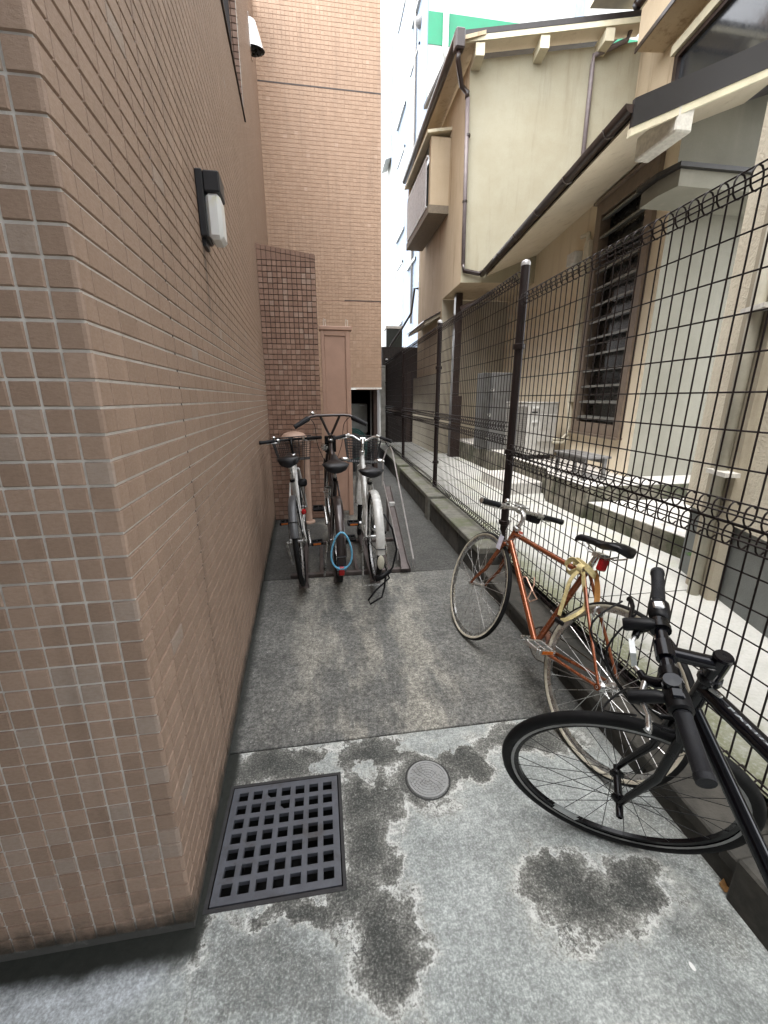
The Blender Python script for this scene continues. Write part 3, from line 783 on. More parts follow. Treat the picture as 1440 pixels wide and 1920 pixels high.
# ================================================================== FENCE AND ITS KERB
FS = .027
def FXX(y): return 1.362 + FS * y
def KX(y): return 1.152 + FS * y
fd = V((FS, 1, 0)).normalized()
fn = V((-1, FS, 0)).normalized()      # towards the alley
FANG = -atan2(FS, 1)                  # the run of the fence about z
KW = empty('kerb_wall', (KX(3), 3, 0)); tag(KW, 'low dark concrete block kerb wall carrying the mesh fence', 'wall')
def kbox(m, y0, y1, o0, o1, z0, z1, bv=.006):
    q = MB(); q.bbox((o0, y0, z0), (o1, y1, z1), bv)
    m.add([(KX(p[1]) + p[0], p[1], p[2]) for p in q.v], q.f); return m
segs = [(-1.4, 2.93, .125), (2.94, 4.72, .27), (4.73, 7.05, .285), (7.06, 12.6, .30)]
for (ya, yb, top) in segs:
    n_ = max(1, round((yb - ya) / .6)); L = (yb - ya) / n_
    for k in range(n_):
        m = MB(); kbox(m, ya + k * L + .002, ya + (k + 1) * L - .002, random.uniform(0, .003), .235, -.03, top - .055); part(m, 'block', M_KERB, KW)
    n2 = max(1, round((yb - ya) / 1.2)); L = (yb - ya) / n2
    for k in range(n2):
        m = MB(); kbox(m, ya + k * L + .0015, ya + (k + 1) * L - .0015, -.008, .243, top - .0545, top); part(m, 'coping', M_KERBTOP if ya > 2 else M_KERB, KW)
for (y, top) in ((4.725, .305), (7.055, .32), (.62, .16)):
    m = MB(); kbox(m, y - .08, y + .08, -.03, .25, -.03, top, .008); part(m, 'pier', M_KERBTOP if y > 1 else M_KERB, KW)

M_FENCE = simple('fence_dark_brown', (.014, .008, .0075), .5, 0, .25, 60, spec=.3)
M_FCAP = simple('fence_cap', (.42, .42, .42), .4, .3)
FE = empty('mesh_fence', (FXX(3), 3, .2)); tag(FE, 'dark brown welded wire mesh fence running along the right of the alley', 'fence')
POSTS = [.62, 2.97, 5.28, 7.85, 10.35]
BASE = [.125, .125, .27, .30, .30]; TOPZ = [2.2, 2.355, 2.37, 2.37, 2.38]
for y, z0, z1 in zip(POSTS, BASE, TOPZ):
    c = V((FXX(y), y, 0))
    m = MB(); m.tube([c + V((0, 0, z0)), c + V((0, 0, z1 - .03)), c + V((0, 0, z1 - .012)), c + V((0, 0, z1))], [.031, .031, .029, .018], 14)
    po = part(m, 'post', M_FENCE, FE, True, 50)
    m = MB(); m.lathe([(.0325, -.03), (.0325, -.012), (.024, .002), (.009, .0085), (0, .009)], c + V((0, 0, z1)), (0, 0, 1), 14); part(m, 'cap', M_FCAP if y > 2 else M_FENCE, po, True, 50)
    for zb in (z0 + .35, z0 + .92 if y > 2.9 else 1.0, z1 - .55):
        m = MB(); m.lathe([(.033, -.02), (.041, -.016), (.041, .016), (.033, .02)], c + V((0, 0, zb)), (0, 0, 1), 14)
        part(m, 'clamp', M_FENCE, po, True, 40)
WR = .0032; LR = .036; LX = .022
def vwire(h):
    """upright wire, curled to a roll at both ends; base at 0"""
    bot = []
    for k in range(11):
        a = -pi * 1.75 + pi * 1.75 * k / 10        # ends at angle 0 (x=0 side), going up
        bot.append((-LX + LX * cos(a), 0, LR + LR * sin(a)))
    top = []
    for k in range(11):
        a = pi * 1.75 * k / 10
        top.append((-LX + LX * cos(a), 0, h - LR + LR * sin(a)))
    mb = MB(); mb.tube(bot + top, WR, 5); return mb
UP_H, LO_H = 1.105, .86
PANELS = [(POSTS[0], POSTS[1], .17, 1.035), (POSTS[1], POSTS[2], .305, 1.195), (POSTS[2], POSTS[3], .315, 1.205), (POSTS[3], POSTS[4], .32, 1.21)]
VW = {}
for h in (UP_H, LO_H):
    me = vwire(h).mesh('wire', True); me.materials.append(M_FENCE); VW[h] = me
for pi_, (ya, yb, zl, zu) in enumerate(PANELS):
    for (zb, h) in ((zl, LO_H), (zu, UP_H)):
        a = V((FXX(ya + .05), ya + .05, zb)); L = (yb - ya - .1) * sqrt(1 + FS * FS)
        pe = empty('tmp'); 
        def along(t, o, z): return a + fd * t + fn * o + V((0, 0, z))
        rail = MB()
        for zc in (LR, h - LR):
            for ang in (0.0, 1.5, 3.2, 4.7):
                p = (LX - LX * cos(ang), zc + LR * sin(ang))
                rail.tube([along(0, p[0] + .004, p[1]), along(L, p[0] + .004, p[1])], WR, 5)
        bpy.data.objects.remove(pe)
        pan = part(rail, 'mesh_panel', M_FENCE, FE, True)
        nv = int(L / .0565); joined = MB()
        for k in range(nv + 1):
            t = k * L / nv
            if pi_ < 3:
                o = bpy.data.objects.new('wire', VW[h]); COL.objects.link(o)
                o.location = along(t, 0, 0); o.rotation_euler = (0, 0, FANG); keep(o, pan)
            else:
                q = vwire(h); joined.add([along(t, -p[0], p[2]) for p in q.v], q.f)
        nh = round((h - .12) / .133)
        for k in range(1, nh + 1):
            z = .05 + k * (h - .1) / (nh + 1)
            if pi_ < 3:
                mb = MB(); mb.tube([along(0, -.005, z), along(L, -.005, z)], WR, 6); part(mb, 'wire', M_FENCE, pan, True)
            else: joined.tube([along(0, -.005, z), along(L, -.005, z)], WR, 4)
        if pi_ == 3: kind(part(joined, 'wire', M_FENCE, pan), 'stuff')

# ================================================================== NEIGHBOUR'S SIDE
PZ = .20
m = MB()
m.quad((KX(-3) + .2, -3, PZ), (9, -3, PZ), (9, 14.5, PZ), (KX(14.5) + .2, 14.5, PZ))
path = m.build('path', M_PATH); kind(path, 'structure')
mj = MB()
for yj in (2.15, 4.6, 6.1, 7.4, 8.6, 9.8, 11): mj.box((KX(yj) + .22, yj, PZ), (2.78, yj + .006, PZ + .002))
part(mj, 'joint', simple('joint_dark', (.08, .08, .07), .9), path)
# raised ledge along the house, with a lower step nearest
LG = empty('ledge', (2.81, 4, PZ)); kind(LG, 'structure')
def ledge(poly, z0, z1, name, wob=.015):
    m = MB(); n = len(poly)
    m.prism([(x, y, z0) for x, y in poly], (0, 0, z1 - z0 - .008)); o = part(m, name, M_LEDGE, LG)
    m = MB(); m.prism([(x, y, z1 - .008) for x, y in poly], (0, 0, .008)); part(m, name + '_top', M_LEDGETOP, o)
    return o
ledge([(2.83, 2.35), (2.80, 3.0), (2.77, 3.80), (4.6, 3.80), (4.6, 2.35)], PZ - .02, .385, 'step')
ledge([(2.74, 3.82), (2.76, 4.6), (2.95, 5.0), (3.0, 9.2), (3.6, 9.2), (4.9, 3.82)], PZ - .02, .553, 'upper_ledge')
m = MB(); m.bbox((2.46, 5.0, PZ - .02), (2.93, 6.0, .36), .012); part(m, 'low_step', M_LEDGETOP, LG)

HS = empty('house', (3.6, 5, PZ)); tag(HS, 'cream stucco house with louvred window and tiled eaves behind the fence', 'house')
HSL = .125
def WX(y): return 3.6 + HSL * (y - 4.7)
hd = V((HSL, 1, 0)).normalized(); hn = V((-1, HSL, 0)).normalized()
# --- ground floor wall with the louvred window
LVY0, LVY1, LVZ0, LVZ1 = 4.48, 5.62, 1.02, 3.86
m = MB()
EZ = 4.12
for (ya, yb, za, zb) in ((4.24, LVY0, PZ, EZ), (LVY1, 10.4, PZ, EZ), (LVY0, LVY1, PZ, LVZ0), (LVY0, LVY1, LVZ1, EZ)):
    m.quad((WX(ya), ya, za), (WX(yb), yb, za), (WX(yb), yb, zb), (WX(ya), ya, zb))
part(m, 'wall', M_PEACH, HS)
def hbox(m, y0, y1, o0, o1, z0, z1):
    """box on the house wall; o = metres out of the wall"""
    P = [V((WX(y0), y0, z0)) + hn * o0, V((WX(y1), y1, z0)) + hn * o0, V((WX(y1), y1, z0)) + hn * o1, V((WX(y0), y0, z0)) + hn * o1]
    return m.prism(P, (0, 0, z1 - z0))
M_FRM = simple('frame_brown', (.20, .155, .12), .5, .1, .15, 20)
M_BLK = simple('void_dark', (.008, .009, .009), .3, 0, .1)
m = MB(); hbox(m, LVY0, LVY1, -.10, -.09, LVZ0, LVZ1); lw = part(m, 'window', M_BLK, HS)
m = MB()
hbox(m, LVY0 - .03, LVY0 + .10, -.08, .05, LVZ0 - .03, LVZ1); hbox(m, LVY1 - .10, LVY1 + .03, -.08, .05, LVZ0 - .03, LVZ1)
hbox(m, LVY0 + .101, LVY1 - .101, -.08, .048, LVZ0 - .03, LVZ0 + .11); hbox(m, LVY0 + .101, LVY1 - .101, -.08, .048, LVZ1 - .16, LVZ1 - .001)
hbox(m, LVY0 - .06, LVY1 + .06, -.02, .09, LVZ1 + .001, LVZ1 + .03); hbox(m, LVY0 - .04, LVY1 + .04, .0, .08, LVZ0 - .06, LVZ0 - .031)
part(m, 'frame', M_FRM, lw)
M_SLAT = simple('louvre_slat', (.19, .19, .175), .4, .1, .2, 8)
nz = 13
for k in range(nz):
    z = LVZ0 + .16 + k * (LVZ1 - LVZ0 - .38) / (nz - 1)
    m = MB(); P = []
    for (o, dz) in ((-.06, .030), (-.06, .036), (.035, .026), (.035, 0)):
        P.append((o, dz))
    A = [V((WX(LVY0 + .10), LVY0 + .10, z + dz)) + hn * o for o, dz in P]; Bq = [V((WX(LVY1 - .10), LVY1 - .10, z + dz)) + hn * o for o, dz in P]
    m.add(A + Bq, [(0, 1, 2, 3), (4, 5, 6, 7), (0, 1, 5, 4), (1, 2, 6, 5), (2, 3, 7, 6), (3, 0, 4, 7)]); part(m, 'slat', M_SLAT, lw)
# --- pale bay wall that faces the camera, with its hood
m = MB()
m.quad((WX(4.24), 4.24, PZ), (5.2, 4.24, PZ), (5.2, 4.24, 4.55), (WX(4.24), 4.24, 3.98))
part(m, 'bay_wall', M_PALE, HS)
b_ = on_y(1278, 301, 3.74); a_ = on_y(1231, 322, 3.96)
m = MB(); zh = b_.z - .035
m.prism([(a_.x + .0, 3.96, zh), (b_.x, 3.74, zh), (5.0, 3.74, zh), (5.0, 4.235, zh), (a_.x + .03, 4.235, zh)], (0, 0, .035)); hd_ = part(m, 'hood', simple('hood_edge_black', (.02, .018, .017), .5), HS)
m = MB(); m.prism([(a_.x + .06, 3.99, zh - .13), (b_.x + .04, 3.78, zh - .13), (5.0, 3.78, zh - .13), (5.0, 4.235, zh - .13), (a_.x + .09, 4.235, zh - .13)], (0, 0, .1295)); part(m, 'soffit', M_PALE, hd_)
# --- lean-to roof over the ground floor: gutter, tiles, verge
GZ = 3.60
def GXc(y): return 2.52 + .121 * (y - 3.58)
RS = .40                                # roof slope
y_n, y_f = 3.56, 7.93
M_ROOF = simple('roof_tile_dark', (.022, .018, .018), .45, .0, .3, 14)
m = MB()
P0, P1 = V((GXc(y_n) + .03, y_n, GZ + .03)), V((GXc(y_f) + .03, y_f, GZ + .03))
up = V((2.4, -.29, 2.4 * RS))
m.prism([P0, P1, P1 + up, P0 + up], (0, 0, .07)); rf = part(m, 'roof', M_ROOF, HS)
m = MB()                                 # soffit
m.prism([P0 + V((.02, 0, -.03)), P1 + V((.02, 0, -.03)), P1 + V((1.5, -.18, .55)), P0 + V((1.5, -.18, .55))], (0, 0, .02)); part(m, 'soffit', M_PEACH, rf)
m = MB(); gp = []
for k in range(9):
    a = pi + pi * k / 8; gp.append((cos(a) * .055, sin(a) * .055))
vs = [V((GXc(y_n - .02) - .03 + p[0], y_n - .02, GZ + .04 + p[1])) for p in gp] + [V((GXc(y_f) - .03 + p[0], y_f, GZ + .04 + p[1])) for p in gp]
m.add(vs, [(k, k + 1, 10 + k, 9 + k) for k in range(8)] + [tuple(range(9)), tuple(range(9, 18))])
M_GUT = simple('gutter_dark_brown', (.03, .018, .015), .35, 0, .25, 12, coat=.2)
gu = part(m, 'gutter', M_GUT, HS, True, 50)
for k in range(7):
    y = y_n + .3 + k * .75
    m = MB(); m.tube([V((GXc(y) - .03 + p[0] * 1.06, y, GZ + .04 + p[1] * 1.06)) for p in gp] , .006, 5); m.lathe([(.014, .0), (.014, .03), (0, .034)], (GXc(y) + .01, y, GZ + .10), (0, 0, 1), 8); part(m, 'bracket', simple('bracket_steel', (.16, .14, .13), .4, .5), gu)
vu = V((2.2, -.2, 2.2 * RS)); v0 = V((GXc(y_n) - .02, y_n - .03, GZ - .11))
m = MB(); m.prism([v0, v0 + vu, v0 + vu + V((0, 0, .185)), v0 + V((0, 0, .185))], (0, .03, 0)); part(m, 'verge_board', simple('verge_black', (.014, .013, .014), .45), rf)
m = MB(); m.prism([v0 + V((0, .005, -.055)), v0 + vu + V((0, .005, -.055)), v0 + vu + V((0, .005, -.002)), v0 + V((0, .005, -.002))], (0, .04, 0)); part(m, 'verge_trim', M_TRIM, rf)
m = MB(); pc = on_y(1282, 215, 3.52); m.bbox((pc.x - .07, 3.50, pc.z - .12), (pc.x + .08, 3.95, pc.z + .06), .012); part(m, 'purlin_end', simple('purlin_white', (.60, .58, .52), .7), rf)

# --- upper floor: camera-facing wall and its verge
UY = 8.0
def UP(x, z, out=0.0):
    """point on the camera-facing upper wall"""
    d = x - 2.64
    return V((x - .125 * out, UY - .125 * d - out, z))
UX0, UX1 = 2.64, 5.42
m = MB(); m.quad(UP(UX0, 3.50), UP(UX1, 3.5), UP(UX1, 7.03), UP(UX0, 6.73)); uw = part(m, 'upper_wall', M_CREAM, HS)
def AX(y): return 2.64 + .03 * (y - 8.0)
m = MB()
m.quad((AX(8), 8, 3.50), (AX(9.3), 9.3, 3.50), (AX(9.3), 9.3, 6.8), (AX(8), 8, 6.73))
m.quad((AX(9.3), 9.3, PZ), (AX(11.9), 11.9, PZ), (AX(11.9), 11.9, 6.8), (AX(9.3), 9.3, 6.8))
m.quad((AX(8), 8, 3.5), (AX(9.3), 9.3, 3.5), (4.2, 9.3, 3.5), (4.2, 7.8, 3.5))
m.quad((AX(11.9), 11.9, PZ), (7, 11.9, PZ), (7, 11.9, 6.8), (AX(11.9), 11.9, 6.8))
part(m, 'upper_side_wall', M_TAN, HS)
m = MB(); m.quad((AX(9.31), 9.31, PZ), (4.6, 9.31, PZ), (4.6, 9.31, 3.5), (AX(9.31), 9.31, 3.5)); m.box((AX(9.3) - .03, 9.4, PZ), (AX(9.3) + .05, 11.88, 2.0)); part(m, 'lower_wall', M_LOWER, HS)
# verge: roof edge, cream barge board, purlin ends
e0, e1 = UP(2.36, 6.81, .33), UP(5.16, 7.11, .33)
m = MB(); m.prism([e0, e1, e1 + V((.0, 2.2, .3)), e0 + V((0, 2.2, .3))], (0, 0, .07)); ur = part(m, 'upper_roof', M_ROOF, HS)
m = MB(); m.prism([e0 + V((0, .005, -.075)), e1 + V((0, .005, -.075)), e1 + V((0, .005, -.003)), e0 + V((0, .005, -.003))], (0, .03, 0)); part(m, 'barge_board', M_TRIM, ur)
m = MB(); m.prism([UP(2.36, 6.79, .28), UP(5.3, 7.09, .28), UP(5.3, 7.09, -.02), UP(2.36, 6.79, -.02)], (0, 0, .02)); part(m, 'soffit', M_PEACH, ur)
for xx in (2.72, 3.72, 4.72):
    z = 6.73 + (xx - 2.36) * .107
    m = MB(); m.prism([UP(xx - .07, z - .17, .31), UP(xx + .07, z - .17, .31), UP(xx + .07, z - .01, .31), UP(xx - .07, z - .01, .31)], (.04, .33, 0)); part(m, 'purlin_end', M_TRIM, ur)
# eave gutter running away along the alley side
m = MB(); ga = V((2.30, 7.62, 6.76)); gb = V((2.34, 11.95, 6.76))
m.tube([ga, gb], .065, 10); ug = part(m, 'upper_gutter', M_GUT, HS, True, 50)
m = MB(); m.prism([(2.34, 7.64, 6.72), (2.75, 7.64, 6.84), (2.80, 11.95, 6.84), (2.38, 11.95, 6.72)], (0, 0, .05)); part(m, 'eave_soffit', M_TAN, ug)
m = MB(); m.bbox((2.24, 7.52, 6.56), (2.39, 7.68, 6.81), .02); part(m, 'hopper', M_GUT, ug)
M_PIPE = simple('downpipe_mauve', (.20, .165, .165), .45, 0, .15, 9)
m = MB(); m.tube([(2.31, 7.60, 6.58), (2.31, 7.61, 6.46), UP(2.50, 6.36, .06), UP(2.60, 6.28, .05), UP(2.60, 6.2, .05)], .04, 8); part(m, 'swan_neck', M_GUT, ug, True)
m = MB(); m.tube([UP(2.61, 6.21, .05), UP(2.66, 3.78, .05)], .036, 8); part(m, 'downpipe', M_PIPE, ug, True)
m = MB(); m.tube([UP(2.66, 3.78, .05), UP(2.68, 3.68, .055), UP(2.95, 3.63, .06), UP(3.02, 3.66, .06)], .038, 8); part(m, 'elbow', M_GUT, ug, True)
for zz in (5.7, 4.75): 
    m = MB(); m.lathe([(.038, -.02), (.044, -.015), (.044, .015), (.038, .02)], UP(2.64, zz, .05), (0, 0, 1), 10); part(m, 'pipe_clip', M_GUT, ug)
q0, q1, q2, q3 = on_plane(1185, 50, UP(5, 7, .1), (.125, 1, 0)), on_plane(1176, 75, UP(5, 7, .1), (.125, 1, 0)), on_plane(1113, 105, UP(5, 7, .06), (.125, 1, 0)), on_plane(1094, 290, UP(5, 7, .05), (.125, 1, 0))
m = MB(); m.tube([q0, q1, q2, q2 + V((0, 0, -.15)), q3 + V((0, 0, -.8))], .036, 8); part(m, 'downpipe', M_PIPE, ug, True)
m = MB(); m.tube([q0 + V((-.1, -.2, .1)), q0 + V((.05, -.2, .3)), q0 + V((.35, -.5, .62)), q0 + V((1.0, -1.8, 1.2))], .07, 8); part(m, 'valley_gutter', M_GUT, ug, True)
# box window hanging on the upper side wall
BW0, BW1 = 9.05, 11.2
bx0 = AX(9.3) - .42
m = MB(); m.box((bx0, BW0, 4.98), (AX(9), BW1, 5.12)); bay = part(m, 'box_window', simple('bay_bottom', (.20, .165, .12), .8), HS)
for ck in (BW0 + .02, BW1 - .14):
    m = MB(); m.box((bx0 + .03, ck, 5.1205), (AX(9), ck + .12, 6.24)); part(m, 'cheek', M_TAN, bay)
m = MB(); m.prism([(bx0 - .06, BW0 - .05, 6.25), (AX(9), BW0 - .05, 6.33), (AX(9), BW1, 6.33), (bx0 - .06, BW1, 6.25)], (0, 0, .05)); part(m, 'canopy', M_TRIM, bay)
m = MB(); m.box((bx0 + .055, BW0 + .145, 5.1205), (bx0 + .075, BW1 - .145, 6.23)); part(m, 'pane', M_GLASS, bay)
for k in range(12):
    y = BW0 + .25 + k * .155
    m = MB(); m.box((bx0 - .01, y, 5.15), (bx0 + .015, y + .12, 5.95)); part(m, 'panel', simple('panel_grey_white', (.52, .5, .5), .6), bay)
m = MB(); m.box((bx0 - .012, BW0 + .15, 5.96), (bx0 + .02, BW1 - .15, 6.0)); m.box((bx0 - .012, BW0 + .15, 5.125), (bx0 + .02, BW1 - .15, 5.145)); part(m, 'rail', simple('rail_white', (.6, .6, .6), .5), bay)
# hood low on the far wall, gas pipe and brown post under the overhang
m = MB(); m.prism([(AX(10) - .34, 9.55, 3.02), (AX(10), 9.45, 3.20), (AX(11), 11.4, 3.20), (AX(11) - .34, 11.4, 3.02)], (0, 0, .07)); part(m, 'hood', M_LOWER, HS)
m = MB(); m.prism([(AX(10) - .37, 9.5, 3.085), (AX(10), 9.4, 3.275), (AX(11), 11.45, 3.275), (AX(11) - .37, 11.45, 3.085)], (0, 0, .02)); part(m, 'hood_flashing', M_GUT, HS)
pb = on_z(862, 838, .55)
m = MB(); pc = V((2.86, 8.75, 0)); m.bbox((pc.x - .07, pc.y - .07, PZ), (pc.x + .07, pc.y + .07, 3.49), .01); m.bbox((pc.x - .075, pc.y - .09, PZ), (pc.x + .15, pc.y + .09, 1.5), .01); part(m, 'brown_post', M_GUT, HS)
m = MB(); m.tube([(pc.x + .02, pc.y - .1, 3.2), (pc.x + .3, pc.y - .3, 3.3), (3.5, 8.6, 3.5)], .045, 8); part(m, 'drain_arm', M_PIPE, HS, True)
# --- second storey set back on the right, with a wide dark window
def XB(y): return 5.40 + HSL * (y - 7.66)
m = MB(); SBZ = 4.2
m.quad((XB(7.66), 7.66, SBZ), (XB(1.2), 1.2, SBZ), (XB(1.2), 1.2, 9), (XB(7.66), 7.66, 9)); part(m, 'rear_storey_wall', M_TAN, HS)
def sb(m, y0, y1, o0, o1, z0, z1):
    P = [V((XB(y0), y0, z0)) + hn * o0, V((XB(y1), y1, z0)) + hn * o0, V((XB(y1), y1, z0)) + hn * o1, V((XB(y0), y0, z0)) + hn * o1]
    return m.prism(P, (0, 0, z1 - z0))
m = MB(); sb(m, 2.0, 6.5, .01, .03, 4.4, 6.08); rw_ = part(m, 'rear_window', simple('glass_dark', (.02, .022, .025), .08, 0, .1, spec=.8), HS)
m = MB(); sb(m, 6.5, 6.58, .0, .08, 4.4, 6.14); sb(m, 2, 6.5, .0, .08, 6.081, 6.14); sb(m, 4.9, 4.96, .031, .07, 4.4, 6.08); part(m, 'frame', M_GUT, rw_)
m = MB(); sb(m, 1.9, 6.62, .0, .12, 6.15, 6.27); part(m, 'head_trim', M_TRIM, rw_)
m = MB(); sb(m, 1.9, 7.0, .0, .42, 6.45, 6.95); sh = part(m, 'shutter_box', M_TAN, rw_)
m = MB(); sb(m, 1.9, 7.02, .421, .44, 6.44, 6.50); part(m, 'edge', M_GUT, sh)
m = MB(); sb(m, 1.2, 7.7, .0, .9, 7.45, 7.6); part(m, 'rear_eave', M_TRIM, HS)

# --- rough stucco wing at the right edge of the view
WG = empty('stucco_wing', (2.6, 2.4, PZ)); tag(WG, 'rough cream stucco wing wall with a drainpipe nearest behind the fence', 'wall')
wa, wb = V((2.62, 2.52, 0)), V((2.06, .9, 0)); wd = (wb - wa).normalized(); wn = V((wd.y, -wd.x, 0))
if wn.x > 0: wn = -wn
def wpt(t, o, z): return wa + wd * t + wn * o + V((0, 0, z))
def wbox(m, t0, t1, o0, o1, z0, z1): return m.prism([wpt(t0, o0, z0), wpt(t1, o0, z0), wpt(t1, o1, z0), wpt(t0, o1, z0)], (0, 0, z1 - z0))
m = MB(); wbox(m, 0, 2.6, -1.2, 0, .70, 5.2); part(m, 'wall', M_ROUGH, WG)
m = MB(); wbox(m, .03, 2.6, -1.15, -.03, PZ - .02, .70); part(m, 'plinth', M_GREYBASE, WG)
m = MB(); wbox(m, .30, .56, 0.0, .05, PZ - .02, 3.4); part(m, 'pilaster', M_LOWER, WG)
m = MB(); m.tube([wpt(.47, .085, PZ), wpt(.47, .085, 3.4)], .034, 10); pp = part(m, 'drainpipe', simple('pipe_cream', (.40, .38, .31), .5, 0, .12, 9), WG, True)
for z in (1.9, 1.0):
    m = MB(); wbox(m, .41, .60, .05, .13, z, z + .025); part(m, 'clip', simple('clip_white', (.62, .6, .55), .5), pp)

# ================================================================== NEIGHBOUR'S SMALL THINGS
# outdoor air-conditioning unit
AC = empty('air_conditioner', (3.25, 6.1, .553)); tag(AC, 'pale outdoor air conditioner unit on the ledge below the louvred window', 'air conditioner')
M_ACP = simple('ac_casing', (.50, .49, .46), .5, 0, .08, 9, dirt=(.3, .28, .24), dirt_amt=.35)
ax0, ax1, ay0, ay1, az0, az1 = 3.03, 3.50, 5.75, 6.50, .62, 1.38
m = MB(); m.bbox((ax0, ay0, az0), (ax1, ay1, az1), .012); part(m, 'casing', M_ACP, AC)
m = MB(); m.bbox((ax0 - .01, ay0 - .01, az1 + .0005), (ax1 + .01, ay1 + .01, az1 + .016), .005); part(m, 'lid', M_ACP, AC)
m = MB(); m.bbox((ax0 + .16, ay0 - .03, az0 + .2), (ax0 + .44, ay0 - .0005, az0 + .6), .008); vc = part(m, 'valve_cover', M_ACP, AC)
for hz in (.68, .48):
    m = MB(); m.bbox((ax0 + .06, ay0 - .02, az0 + hz), (ax0 + .16, ay0 - .0005, az0 + hz + .03), .004); part(m, 'handle', simple('handle_white', (.66, .66, .64), .4), AC)
m = MB(); m.box((ax0 + .05, ay0 - .004, az0 + .62), (ax0 + .14, ay0 - .0005, az0 + .64)); part(m, 'vent_slot', M_BLK, AC)
for k in range(22):
    m = MB(); z = az0 + .05 + k * .031; m.box((ax0 - .012, ay0 + .04, z), (ax0 - .0005, ay1 - .04, z + .014)); part(m, 'fin', simple('fin_grey', (.3, .29, .27), .5), AC)
for yy in (ay0 + .06, ay1 - .12):
    m = MB(); m.box((ax0 + .02, yy, .553), (ax1 - .02, yy + .06, az0)); part(m, 'foot', simple('foot_black', (.03, .03, .03), .7), AC)
PP = empty('pipe_bundle', (3.55, 5.6, .553)); tag(PP, 'cream insulated pipes curving from the air conditioner up the wall', 'pipe')
M_INS = simple('pipe_wrap', (.58, .54, .43), .7, 0, .1, 20)
for dx, dz in ((0, 0), (.02, -.05)):
    m = MB(); m.tube([(3.44, 5.73, .86 + dz), (3.56 + dx, 5.68, .86 + dz), (3.66 + dx, 5.70, .95 + dz), (3.68 + dx, 5.76, 1.2), (3.68 + dx, 5.80, 1.45)], .024, 8); part(m, 'pipe', M_INS, PP, True)
m = MB(); m.box((WX(5.78) - .075, 5.73, 1.4), (WX(5.78) - .004, 5.83, 3.5)); part(m, 'duct_cover', M_INS, PP)
m = MB(); m.tube([(WX(5.8) - .05, 5.8, 3.5), (WX(5.85) - .05, 5.82, 3.6), (WX(6.0) - .05, 6.0, 3.62)], .03, 8); part(m, 'elbow', M_INS, PP, True)
PL = empty('porch_light', (WX(6.1), 6.1, 3.3)); tag(PL, 'small white box light on the cream wall left of the louvred window', 'lamp')
m = MB(); m.bbox((WX(6.1) - .13, 6.02, 3.30), (WX(6.1) - .002, 6.22, 3.46), .008); part(m, 'box', simple('box_white', (.62, .62, .6), .4), PL)
m = MB(); m.bbox((WX(6.1) - .11, 6.04, 3.24), (WX(6.1) - .01, 6.2, 3.2995), .006); part(m, 'lens', M_DIFF, PL)
# grey water heater cabinet
HW = empty('storage_cabinet', (3.05, 7.1, .553)); tag(HW, 'tall grey metal cabinet on the ledge left of the air conditioner', 'cabinet')
M_GRYM = simple('metal_grey', (.19, .192, .19), .4, .2, .12, 8)
m = MB(); m.bbox((2.97, 7.0, .56), (3.32, 7.4, 1.88), .01); part(m, 'body', M_GRYM, HW)
m = MB(); m.bbox((2.82, 7.05, .56), (2.965, 7.35, 1.88), .01); part(m, 'side_case', simple('metal_dark_grey', (.10, .10, .095), .4, .2), HW)
m = MB(); m.tube([(3.34, 7.0, .6), (3.36, 7.0, 1.75), (3.34, 7.02, 1.86)], .018, 7); part(m, 'conduit', M_FRM, HW)
for k in range(3):
    m = MB(); m.lathe([(.02, 0), (.02, .05), (.03, .055), (.03, .08)], (2.9 + k * .02, 6.99, .75 + k * .42), (0, -1, 0), 10); part(m, 'valve', M_STEEL, HW)
# low bench
BN = empty('low_bench', (3.1, 4.35, .553)); tag(BN, 'low dark weathered bench on the ledge under the louvred window', 'bench')
M_BNW = simple('bench_grey', (.14, .135, .13), .7, 0, .3, 14, .3, 80)
for k in range(3):
    m = MB(); m.bbox((2.86 + k * .105, 4.05, .80), (2.955 + k * .105, 4.72, .825), .004); part(m, 'board', M_BNW, BN)
for (xx, yy) in ((2.88, 4.1), (3.12, 4.1), (2.88, 4.64), (3.12, 4.64)):
    m = MB(); m.box((xx, yy, .553), (xx + .035, yy + .035, .7995)); part(m, 'leg', M_BNW, BN)
m = MB(); m.box((2.885, 4.13, .74), (2.91, 4.65, .7993)); m.box((3.125, 4.13, .74), (3.15, 4.65, .7993)); part(m, 'rail', M_BNW, BN)
# weed at the foot of the wing
WD = empty('weed', (2.60, 2.58, .38)); tag(WD, 'small green weed growing at the foot of the stucco wing', 'plant')
M_LEAF = simple('leaf_green', (.06, .13, .03), .6, 0, .3, 40)
wp = on_plane(1293, 1042, wpt(0, .02, 0), wn)
for k in range(14):
    a = random.uniform(0, 2 * pi); e = random.uniform(.2, 1.2); r_ = random.uniform(.015, .04); c = wp + V((cos(a) * r_ * .8, sin(a) * r_ * .8, r_ * sin(e)))
    u_ = V((cos(a), sin(a), .4)).normalized() * .018; v_ = V((-sin(a), cos(a), .3)).normalized() * .010
    m = MB(); m.add([c - u_, c + v_, c + u_, c - v_, c + V((0, 0, .003))], [(0, 1, 4), (1, 2, 4), (2, 3, 4), (3, 0, 4)]); part(m, 'leaf', M_LEAF, WD)
fl = on_z(1362, 1664)
m = MB(); m.add([(fl.x - .02, fl.y - .012, .004), (fl.x, fl.y - .018, .010), (fl.x + .022, fl.y, .006), (fl.x + .004, fl.y + .016, .014), (fl.x - .018, fl.y + .01, .006), (fl.x, fl.y, .002)],
    [(0, 1, 5), (1, 2, 5), (2, 3, 5), (3, 4, 5), (4, 0, 5)])
tag(m.build('fallen_leaf', simple('leaf_dry', (.32, .17, .06), .8, 0, .3, 60)), 'dry orange brown fallen leaf against the kerb', 'leaf')

